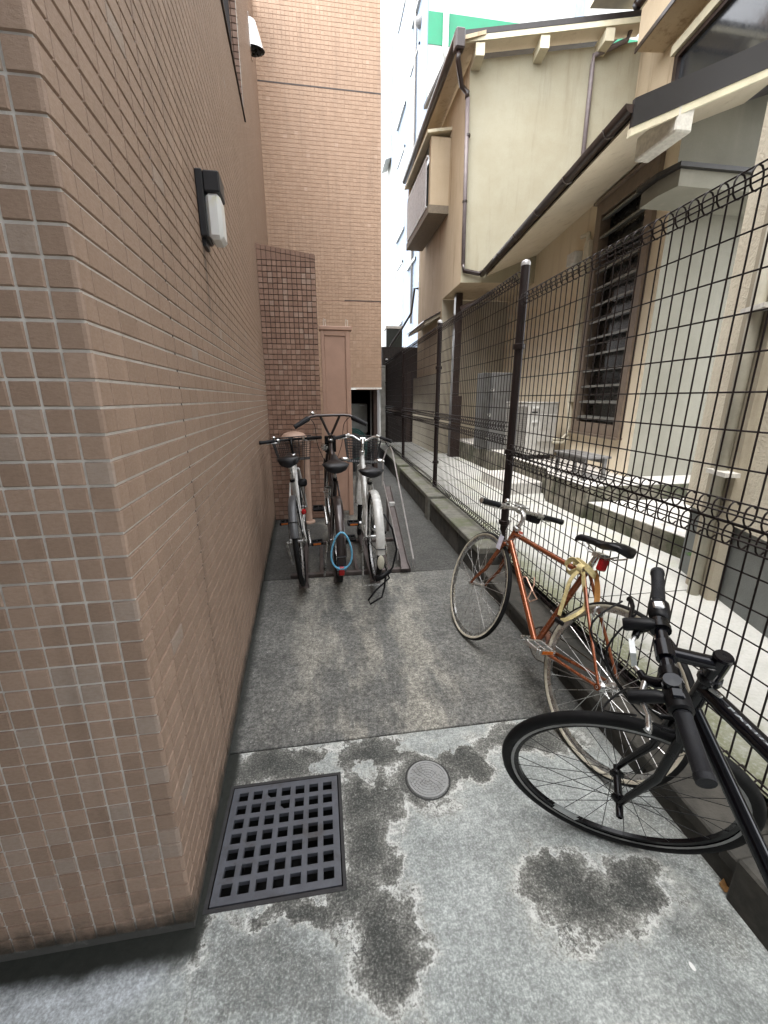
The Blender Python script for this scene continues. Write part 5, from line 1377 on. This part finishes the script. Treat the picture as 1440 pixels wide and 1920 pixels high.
# yellow strap tied round the seat cluster
SM = full_matrix(OB.root)
ST_ = empty('strap', SM @ OB.stj); tag(ST_, 'yellow cloth strap knotted round the orange frame, buckle ends hanging', 'strap')
M_STRAP = simple('strap_yellow', (.62, .52, .26), .8, 0, .2, 60, .3, 400, (.5, .40, .2), .2)
M_STRAPO = simple('strap_orange', (.50, .24, .07), .75, 0, .15, 60, .3, 400)
def ribbon(name, P, wd, mat, wdir=(0, 1, 0)):
    P = [SM @ V(p) for p in P]; Q = []
    for i in range(len(P) - 1):
        a, b, c_, d = P[max(i - 1, 0)], P[i], P[i + 1], P[min(i + 2, len(P) - 1)]
        for k in range(5):
            t = k / 5; Q.append(.5 * ((2 * b) + (c_ - a) * t + (2 * a - 5 * b + 4 * c_ - d) * t * t + (3 * b - a - 3 * c_ + d) * t ** 3))
    Q.append(P[-1]); m = MB(); vs = []; W_ = (SM.to_3x3() @ V(wdir)).normalized()
    for i, q in enumerate(Q):
        t = (Q[min(i + 1, len(Q) - 1)] - Q[max(i - 1, 0)]).normalized(); s_ = (W_ - t * W_.dot(t)).normalized(); n_ = t.cross(s_)
        for (u, v) in ((-1, -1), (1, -1), (1, 1), (-1, 1)): vs.append(q + s_ * u * wd / 2 + n_ * v * .0016)
    n = len(Q); m.add(vs, [(i * 4 + k, i * 4 + (k + 1) % 4, i * 4 + 4 + (k + 1) % 4, i * 4 + 4 + k) for i in range(n - 1) for k in range(4)] + [(0, 1, 2, 3), (n * 4 - 4, n * 4 - 3, n * 4 - 2, n * 4 - 1)])
    return part(m, name, mat, ST_, True, 40)
J = OB.stj
ribbon('loop', [J + V((.06, .02, .02)), J + V((.04, .03, .035)), J + V((.0, .03, .03)), J + V((-.03, .025, .02)), J + V((-.045, 0, .0)), J + V((-.03, -.03, -.01)), J + V((.02, -.03, .0)), J + V((.06, -.01, .02)), J + V((.065, .02, .01))], .026, M_STRAP, (0, 0, 1))
ribbon('bow', [J + V((.01, .03, .02)), J + V((.05, .045, .035)), J + V((.075, .045, .0)), J + V((.05, .04, -.03)), J + V((.015, .035, .0))], .022, M_STRAP, (0, .6, 1))
ribbon('knot', [J + V((.0, .02, .035)), J + V((.005, .042, .02)), J + V((.0, .04, -.005)), J + V((-.005, .02, -.015))], .03, M_STRAP, (1, 0, .2))
ribbon('tail', [J + V((.0, .035, .01)), J + V((.02, .05, -.05)), J + V((.015, .055, -.14)), J + V((.01, .055, -.225))], .019, M_STRAP, (1, 0, 0))
ribbon('tail', [J + V((-.01, .03, .0)), J + V((-.035, .03, -.05)), J + V((-.065, .02, -.11)), J + V((-.075, .03, -.15)), J + V((-.06, .05, -.19)), J + V((-.03, .055, -.225)), J + V((-.008, .056, -.24))], .018, M_STRAP, (1, 0, 0))
ribbon('tie', [J + V((-.03, -.01, .02)), J + V((-.06, -.015, -.03)), J + V((-.085, -.015, -.09)), J + V((-.10, -.01, -.14))], .026, M_STRAPO, (1, 0, .3))
bq = J + V((.002, .056, -.245)); m = MB(lambda p: SM @ p); m.bbox(bq + V((-.03, -.008, -.014)), bq + V((.02, .008, .008)), .004); part(m, 'buckle', M_BLKP, ST_)

# ---------------- black hybrid bike in the foreground
KB = Bike('bicycle', 'black flat bar bicycle in the right foreground with its front wheel turned left', 'bicycles',
    dict(x=.8924, y=-.1989, h=1.5616, l=-.0901, st=1.0309, wb=1.0515, hz=.8445, sz=.66, RW=.3365, bbx=.4204, bbz=.2743, stl=.47, ha=72.56, sa=73, stem=.0996, su=.0548, bw=.275, hl=.12))
KB.wheel(KB.rh, None, M_BLKM, M_BSPOKE, M_BLKM, False, .0165, True, .02)
fw_ = KB.wheel(KB.fh, KB.st, M_BLKM, M_BSPOKE, M_BLKM, False, .0165, True, .02)
m = MB(KB.st)
for sg in (-1, 1): m.lathe([(KB.c['RW'] - .040, sg * .0105), (KB.c['RW'] - .031, sg * .0112)], KB.fh, (0, 1, 0), 64)
KB.p(m, 'brake_track', simple('track_alloy', (.30, .30, .30), .35, .8), par=fw_)
KB.frame(M_BLACKP, .0165, .0185); KB.fork(M_BLKM, M_BLKM); KB.saddle(None, .075); KB.crank(M_BLKM, M_BLKM, radians(200))
hb_, gp_ = KB.bars(M_BLACKP, M_GRIP, .02, bar_r=.0135, grip=.125, lever=False)
for sg in (1, -1):
    e = gp_[sg][-1]; d_ = (gp_[sg][-2] - e).normalized(); g0 = e + d_ * .125
    m = MB(KB.st); m.lathe([(.0165, 0), (.0225, .004), (.0235, .03), (.021, .052), (.0165, .056)], g0, d_, 16); sh_ = KB.p(m, 'twist_shifter', M_BLKP)
    m = MB(KB.st); m.bbox(g0 + d_ * .028 + V((-.012, -.012, .018)), g0 + d_ * .028 + V((.012, .012, .027)), .004); KB.p(m, 'gear_window', M_ALU if sg < 0 else M_BLACKP, par=sh_)
    b0 = g0 + d_ * .070; fwv = V((.045, 0, -.012)); m = MB(KB.st)
    m.lathe([(.0145, -.011), (.0195, -.009), (.0195, .009), (.0145, .011)], b0, d_, 14); m.tube([b0, b0 + fwv * .55, b0 + fwv + d_ * .012, b0 + fwv * 1.1 + d_ * .03], [.012, .0125, .010, .008], 10); bl_ = KB.p(m, 'brake_lever', M_BLKM)
    m = MB(KB.st); m.tube([b0 + fwv + d_ * .005, b0 + fwv * 1.35 - d_ * .03, b0 + fwv * 1.25 - d_ * .075, b0 + fwv * 1.35 - d_ * .10, b0 + fwv * 1.45 - d_ * .106], [.0075, .006, .0055, .006, .008], 8); KB.p(m, 'lever_blade', M_BLKM if sg < 0 else M_ALU, par=bl_)
    m = MB(KB.st); m.lathe([(.0045, 0), (.0055, .006), (.004, .016), (0, .017)], b0 + fwv * 1.1 + d_ * .03, d_ + V((.4, 0, 0)), 8); KB.p(m, 'barrel_adjuster', M_ALU, par=bl_)
# lamp and clamps near the stem
m = MB(KB.st); la = KB.stm + V((.03, -.07, .012)); m.tube([la + V((-.02, 0, 0)), la + V((-.01, 0, 0)), la + V((.040, 0, -.004)), la + V((.046, 0, -.004))], [.010, .014, .016, .013], 14); KB.p(m, 'front_lamp', M_BLKP)
m = MB(KB.st); m.lathe([(.0135, -.010), (.022, -.008), (.022, .008), (.0135, .010)], KB.stm + V((0, -.068, 0)), (0, 1, 0), 14); KB.p(m, 'clamp', M_BLKM)
m = MB(KB.st); m.lathe([(.0135, -.012), (.0205, -.010), (.0205, .010), (.0135, .012)], KB.stm + V((0, .062, 0)), (0, 1, 0), 14); KB.p(m, 'clamp', M_BLKM)
m = MB(KB.st); la = KB.stm + V((.03, .115, -.004)); m.tube([la + V((-.02, 0, 0)), la + V((.0, 0, 0)), la + V((.048, 0, -.01)), la + V((.052, 0, -.01))], [.010, .0135, .014, .011], 14); KB.p(m, 'second_lamp', M_BLKP)
m = MB(KB.st); rc = KB.stm + V((.055, -.02, -.02)); m.box(rc + V((0, -.022, -.035)), rc + V((.012, .022, .01))); KB.p(m, 'reflector', simple('reflector_clear', (.66, .68, .68), .15, 0, .1), False)
m = MB(KB.st); bz = KB.stm + V((-.0, .095, .016)); m.lathe([(.019, -.008), (.021, 0), (.016, .012), (0, .014)], bz, (0, 0, 1), 16); KB.p(m, 'bell', M_BLACKP)
for sg, P in ((1, [KB.stm + V((.07, .16, -.01)), KB.stm + V((.13, .12, -.06)), KB.ht + V((.16, .03, -.02)), KB.cr + V((.10, .01, .05)), KB.cr + V((.05, .01, -.02))]),
              (-1, [KB.stm + V((.07, -.17, -.01)), KB.stm + V((.15, -.10, -.05)), KB.ht + V((.15, .0, -.10)), KB.hb + V((.05, -.02, .02)), KB.hb.lerp(KB.bb, .15) + V((.03, -.02, 0))]),
              (-1, [KB.stm + V((.04, -.13, -.01)), KB.stm + V((.12, -.05, -.09)), KB.ht + V((.12, .03, -.13)), KB.hb.lerp(KB.bb, .12) + V((.02, .025, .0))])): KB.cable(P, M_BLKP, .0026)
m = MB(KB.st)
for sg in (-1, 1):
    b0 = KB.cr + V((.02, sg * .038, -.045)); m.tube([b0 + V((0, 0, -.05)), b0, b0 + V((.004, -sg * .004, .055))], [.007, .008, .005], 8)
m.tube([KB.cr + V((.024, -.036, .01)), KB.cr + V((.028, 0, .02)), KB.cr + V((.024, .036, .01))], .0022, 6); KB.p(m, 'brake_arms', M_BLKM)
m = MB(KB.st)
for sg in (-1, 1): m.bbox(KB.cr + V((.0, sg * .018 - .004, -.055)), KB.cr + V((.055, sg * .018 + .004, -.043)), .002)
KB.p(m, 'brake_pads', M_BLKP, False)
m = MB(KB.st); m.lathe([(.008, .06), (.010, .062), (.010, .085), (.006, .088)], KB.fh, (0, 1, 0), 12); KB.p(m, 'axle_nut', M_BLACKP)
td_ = (KB.stj - KB.ht).normalized(); tl = KB.ht - KB.ax * .028 + td_ * .055
upv = V((0, .55, 1)).normalized()
KB.text('FORKS', tl + V((0, .0158, .004)), td_, V((0, -.55, 1)), .030, simple('letter_white', (.62, .66, .68), .4), shear=.35)
m = MB(); lb = KB.ht - KB.ax * .012 + td_ * .03; m.box(lb + V((-.02, .012, .012)), lb + V((.005, .02, .0165))); KB.p(m, 'label_plate', M_ALU, False)
m = MB(); k0 = KB.bb + V((-.10, .05, 0)); m.tube([k0, k0 + V((-.08, .06, -.255))], [.009, .007], 8); KB.p(m, 'kickstand', M_BLKM)
m = MB(KB.st); wq = KB.fh + V((0, .012, 0)); a = radians(-52); rr = KB.c['RW'] - .052
m.add([wq + V((cos(a + d) * r_, .0, sin(a + d) * r_)) for d, r_ in ((-.16, rr - .018), (.16, rr - .018), (.14, rr + .004), (-.14, rr + .004))], [(0, 1, 2, 3)])
m.add([wq + V((cos(a + d) * r_, -.008, sin(a + d) * r_)) for d, r_ in ((-.16, rr - .018), (.16, rr - .018), (.14, rr + .004), (-.14, rr + .004))], [(3, 2, 1, 0)])
KB.p(m, 'wheel_reflector', simple('reflector_clear', (.66, .68, .68), .15, 0, .1), False, fw_)

# ---------------- rack with three city bikes
RK = empty('bicycle_rack', (.2, 3.5, 0)); tag(RK, 'low brown steel bicycle rack with wheel channels at the alley back', 'bike rack')
M_RACK = simple('rack_steel', (.115, .095, .09), .5, .3, .25, 14, .15, 120, (.075, .055, .045), .4)
m = MB(); m.bbox((-.30, 3.17, .0), (.72, 3.21, .035), .004); part(m, 'cross_bar', M_RACK, RK)
m = MB(); m.bbox((-.32, 3.95, .0), (.74, 3.99, .035), .004); part(m, 'cross_bar', M_RACK, RK)
for xx in (-.06, .24, .52):
    m = MB(); m.bbox((xx, 3.2105, .002), (xx + .03, 3.9495, .028), .003); part(m, 'tie_bar', M_RACK, RK)
def channel(a, b, wd=.056, hh=.03, t=.003, flare=True):
    a, b = V(a), V(b); d = (b - a).normalized(); s_ = d.cross(V((0, 0, 1))).normalized(); u_ = s_.cross(d)
    m = MB(); pr = [(-wd / 2, hh), (-wd / 2, 0), (wd / 2, 0), (wd / 2, hh), (wd / 2 - t, hh), (wd / 2 - t, t), (-wd / 2 + t, t), (-wd / 2 + t, hh)]
    P = []; sts = [(0, 1.35 if flare else 1, 1), (.07, 1, 1), (1, 1, 1)]
    for f_, k, h_ in sts:
        c_ = a.lerp(b, f_); P += [c_ + s_ * x * k + u_ * z for x, z in pr]
    n = 8; m.add(P, [(i * n + k, i * n + (k + 1) % n, (i + 1) * n + (k + 1) % n, (i + 1) * n + k) for i in range(2) for k in range(n)] + [(0, 1, 6, 7), (1, 2, 5, 6), (2, 3, 4, 5), (16, 17, 22, 23), (17, 18, 21, 22), (18, 19, 20, 21)])
    return part(m, 'channel', M_RACK, RK)
channel((-.176, 2.86, .058), (-.20, 4.15, .075)); channel((.088, 3.0, .022), (.05, 4.2, .16)); channel((.36, 2.80, .092), (.355, 4.15, .08)); channel((.66, 3.13, .045), (.70, 4.35, .50), .06)
def hoop(P, r=.008):
    m = MB(); m.tube(P, r, 8); part(m, 'hoop', simple('hoop_steel', (.42, .40, .39), .35, .7, .1, 20), RK)
hoop([(.735, 3.15, .05), (.735, 3.16, .12), (.745, 4.30, .90), (.74, 4.40, .93), (.70, 4.42, .90), (.66, 4.40, .80), (.64, 4.33, .52)])
hoop([(.625, 3.3, .06), (.635, 3.34, .15), (.64, 4.25, .58)], .006)
for (x, y, z) in ((.70, 4.3, .035), (.05, 4.15, .035), (.355, 4.1, .035), (-.2, 4.1, .035)):
    m = MB(); m.bbox((x - .015, y, 0), (x + .015, y + .03, z + (.44 if x > .6 else (.12 if 0 < x < .1 else .04))), .003); part(m, 'upright', M_RACK, RK)
m = MB(); tg = V((.69, 4.0, .375)); m.box((.665, 3.99, .372), (.72, 4.02, .412)); part(m, 'number_plate', simple('box_white', (.62, .62, .6), .4), RK)

base = dict(RW=.33, bbx=.43, bbz=.27, sa=69.9, ha=69, stem=.05, stl=.40, hl=.13)
def tail_light(B, p, mat=M_RED, r=.02):
    m = MB(); m.lathe([(0, .018), (r * .8, .014), (r, 0), (r, -.02), (0, -.021)], p, (-1, 0, 0), 14); return B.p(m, 'rear_reflector', mat)
# left one: white frame, black trim, wire basket
LB = Bike('bicycle', 'white framed city bicycle with wire basket in the rack slot next to the tiled wall', 'bicycles', dict(base, x=-.1762, y=2.8899, h=1.5934, l=-.0738, st=.0009, wb=1.0889, hz=.871, sz=.6959, bw=.264, su=.1336, z0=.0943, pt=-.0165, stl=.50))
LB.wheel(LB.rh, None, M_ALU, M_SPOKE, M_ALU, False, .019); LB.wheel(LB.fh, LB.st, M_ALU, M_SPOKE, M_ALU, False, .019)
LB.frame(M_WHITEP, .018, .015); LB.fork(M_WHITEP); LB.saddle(None, .085, (.12, .14), .16, thick=.07); LB.crank(M_ALU, M_BLKM, .35, amber=True)
LB.bars(M_BLKM, M_GRIP, .07, quill=True, grip=.13, lever_mat=M_ALU); LB.fender(LB.rh, 62, 158, simple('fender_dark_grey', (.06, .062, .066), .35), None, .028, .016, stay=140)
LB.fender(LB.fh, 30, 165, M_BLKP, LB.st, .026)
LB.basket(LB.stm + V((.19, 0, -.20)), .36, .24, .20); tail_light(LB, LB.stj.lerp(LB.rh, .52) + V((-.035, -.062, 0)))
m = MB(); m.lathe([(.05, -.003), (.055, 0), (.05, .003)], LB.rh + V((0, -.07, 0)), (0, 1, 0), 16); LB.p(m, 'derailleur', M_BLKM)
m = MB(LB.st); m.ellipsoid(LB.stm + V((.01, .15, .028)), (.018, .02, .014), 12, 6); LB.p(m, 'bell', M_CHROME)
m = MB(); m.tube([LB.rh + V((0, .075, 0)), LB.rh + V((.14, .10, -.05)), LB.rh + V((.28, .09, -.28))], .009, 8); LB.p(m, 'kickstand', M_WHITEP)
LB.cable([LB.stm + V((.03, -.12, 0)), LB.stm + V((.08, -.10, -.16)), LB.ht + V((-.05, -.07, -.25)), LB.bb.lerp(LB.hb, .3) + V((0, -.05, .0))], M_BLKP, .003)
m = MB(); m.bbox(LB.stj + V((-.03, -.11, -.05)), LB.stj + V((.03, -.04, .01)), .015); LB.p(m, 'lock_holder', M_BLKP)
# middle one: maroon, high handlebar
MB_ = Bike('bicycle', 'maroon bicycle with high V handlebar in the middle slot of the rack', 'bicycles', dict(base, x=.0884, y=3.0607, h=1.6026, l=.0093, st=.0561, wb=1.0346, hz=.93, sz=.6657, bw=.2863, su=.22, z0=.0534, pt=.1559, stl=.50))
MB_.wheel(MB_.rh, None, M_ALU, M_SPOKE, M_ALU, False, .021); MB_.wheel(MB_.fh, MB_.st, M_ALU, M_SPOKE, M_ALU, False, .021)
MB_.frame(M_MAROON, .021, .018); MB_.fork(M_MAROON); MB_.saddle(None, .105, (.125, .15), .17, thick=.055); MB_.crank(M_ALU, M_MAROON, .55)
S = MB_.stm; c0 = MB_.ht + MB_.ax * .04 + MB_.pe * .03
m = MB(MB_.st); m.tube([MB_.ht, MB_.ht + MB_.ax * .05, c0], .014, 10); MB_.p(m, 'stem', M_MAROON)
m = MB(MB_.st)
for sg in (-1, 1): m.tube([c0, c0 + V((0, sg * .012, 0)), S + V((0, sg * .085, .0))], .0115, 10)
m.tube([S + V((-.06, -.26, -.05)), S + V((-.02, -.17, -.005)), S + V((0, -.12, .0)), S + V((0, .12, .0)), S + V((-.02, .17, -.005)), S + V((-.06, .26, -.05))], .0115, 10); hb_ = MB_.p(m, 'handlebar', M_MAROON)
for sg in (-1, 1):
    g0 = S + V((-.03, sg * .185, -.015)); g1 = S + V((-.085, sg * .305, -.072)); d_ = (g1 - g0).normalized()
    m = MB(MB_.st); m.tube([g0, g0 + d_ * .01, g1 - d_ * .01, g1], [.02, .024, .018, .019], 12); MB_.p(m, 'grip', M_GRIP, par=hb_)
    m = MB(MB_.st); m.tube([g0 + V((.01, 0, 0)), g0 + V((.05, 0, -.01)), g0 + d_ * .08 + V((.05, 0, -.01))], [.009, .007, .006], 8); MB_.p(m, 'brake_lever', M_BLKM, par=hb_)
    MB_.cable([g0 + V((.05, 0, 0)), S + V((.09, sg * .13, -.10)), MB_.ht + V((.08, sg * .11, -.06)), MB_.ht + V((.06, sg * .05, -.22))], M_BLKP, .003)
m = MB(MB_.st); m.ellipsoid(S + V((.0, .15, .022)), (.018, .02, .015), 12, 6); MB_.p(m, 'bell', M_CHROME)
m = MB(MB_.st); m.bbox(MB_.ht + V((.02, -.05, -.12)), MB_.ht + V((.05, .05, .03)), .006); fr_ = MB_.p(m, 'carrier_mount', M_BLKM, False)
m = MB(MB_.st); m.lathe([(0, .03), (.03, .028), (.035, 0), (.02, -.03)], MB_.ht + V((-.0, .055, -.06)), (0, 0, 1), 14); MB_.p(m, 'front_lamp', M_CHROME)
MB_.fender(MB_.rh, 55, 195, M_MAROON, None, .034, .016, stay=172); MB_.fender(MB_.fh, 30, 170, M_MAROON, MB_.st, .032)
a = radians(190); m = MB(); rr_ = MB_.c['RW'] + .018; e_ = MB_.rh + V((cos(a) * rr_, 0, sin(a) * rr_)); m.bbox(e_ + V((-.022, -.02, -.035)), e_ + V((.0, .02, .035)), .006); MB_.p(m, 'rear_reflector', M_RED, False)
m = MB(); m.tube([MB_.rh + V((0, .08, 0)), MB_.rh + V((-.02, .10, -.14)), MB_.rh + V((-.03, .11, -.30))], .008, 8); MB_.p(m, 'kickstand', M_ALU)
m = MB(); m.lathe([(.03, 0), (.033, .0), (.033, .08), (.03, .08)], MB_.stj.lerp(MB_.bb, .3) + V((-.02, .05, -.02)), (0, 0, 1), 12); MB_.p(m, 'hub_brake_cover', M_ALU)
# blue cable lock through its rear wheel
MM = full_matrix(MB_.root); lc = MB_.rh + V((-.33, 0, .00))
m = MB(lambda p: MM @ p); m.tube([lc + V((-.02 + .01 * sin(a), .070 * cos(a) * (1 - .25 * sin(a)), .14 * sin(a) + .10)) for a in [2 * pi * k / 26 for k in range(26)]], .0068, 8, True)
lk = empty('cable_lock', MM @ lc); tag(lk, 'light blue cable lock looped round the rear wheel of the maroon bicycle', 'lock', 'bicycle locks')
part(m, 'cable', simple('lock_blue', (.17, .50, .74), .4, 0, .1), lk, True)
m = MB(lambda p: MM @ p); lp = lc + V((-.02, .0, -.04)); m.bbox(lp + V((-.014, -.035, -.013)), lp + V((.014, .035, .013)), .006); part(m, 'clasp', simple('lock_blue_dark', (.06, .2, .33), .4), lk)
# right one: white with basket, silver bar
RB = Bike('bicycle', 'white city bicycle with silver swept handlebar and white rear mudguard in the rack', 'bicycles', dict(base, x=.3501, y=2.8033, h=1.5728, l=.0097, st=-.1281, wb=1.0891, hz=.8548, sz=.549, bw=.2539, su=.1031, z0=.1339, pt=-.0123, stl=.43))
RB.wheel(RB.rh, None, M_ALU, M_SPOKE, M_ALU, False, .020); RB.wheel(RB.fh, RB.st, M_ALU, M_SPOKE, M_ALU, False, .020)
RB.frame(M_WHITEP, .021, .017, True); RB.fork(M_WHITEP); RB.saddle(None, .10, (.12, .14), .16, thick=.05); RB.crank(M_ALU, M_BLKM, 2.6, amber=True)
RB.bars(M_CHROME, M_GRIP, .08, quill=True, grip=.12, pts=[(0, 0, -.012), (.0, .03, -.012), (.01, .09, .022), (-.01, .15, .025), (-.08, 1.0, .0)])
RB.fender(RB.rh, 50, 183, M_WHITEP, None, .03, .016, stay=176)
a0 = radians(186); m = MB(); rr_ = RB.c['RW'] + .016; e_ = RB.rh + V((cos(a0) * rr_, 0, sin(a0) * rr_)); m.ellipsoid(e_ + V((-.004, 0, -.03)), (.012, .024, .05), 12, 8); RB.p(m, 'mud_flap', simple('flap_cream', (.55, .53, .43), .5))
RB.fender(RB.fh, 30, 170, M_WHITEP, RB.st, .03)
RB.basket(RB.stm + V((.17, 0, -.22)), .34, .25, .23, nx=14, ny=10, nz=9, r=.0026)
for sg in (-1, 1):
    m = MB(RB.st); m.ellipsoid(RB.stm + V((.03, sg * .16, -.19)), (.025, .05, .02), 12, 6); RB.p(m, 'front_lamp', M_CHROME)
m = MB(); m.tube([RB.rh + V((0, .075, 0)), RB.rh + V((-.02, .09, -.12)), RB.rh + V((-.06, .09, -.36)), RB.rh + V((-.06, -.09, -.36)), RB.rh + V((-.02, -.09, -.12)), RB.rh + V((0, -.075, 0))], .007, 8); RB.p(m, 'kickstand', M_ALU)
m = MB(); m.bbox(RB.stj.lerp(RB.rh, .6) + V((-.02, -.05, 0)), RB.stj.lerp(RB.rh, .6) + V((.02, -.035, .03)), .004); RB.p(m, 'side_reflector', M_RED, False)
RM = full_matrix(RB.root); lc = RB.rh + V((-.28, .02, .07))
lk = empty('cable_lock', RM @ lc); tag(lk, 'black cable lock hanging round the rear wheel of the rightmost rack bicycle', 'lock', 'bicycle locks')
P = [lc + V(q) for q in ((.02, -.05, .17), (-.02, -.10, .08), (-.04, -.13, -.06), (-.06, -.10, -.18), (-.08, -.05, -.23), (-.10, -.04, -.30), (-.12, -.02, -.36), (-.14, .06, -.395), (-.13, .07, -.37), (-.10, .02, -.32), (-.05, -.08, -.26), (.02, -.03, -.1), (.03, .0, .1))]
m = MB(lambda p: RM @ p); m.tube(P, .0065, 8); part(m, 'cable', M_BLKP, lk, True)
m = MB(lambda p: RM @ p); m.tube([lc + V((-.06, -.09, -.20)), lc + V((-.07, -.03, -.235)), lc + V((-.075, .02, -.25))], [.012, .02, .022], 10); part(m, 'lock_body', M_BLKP, lk, True)
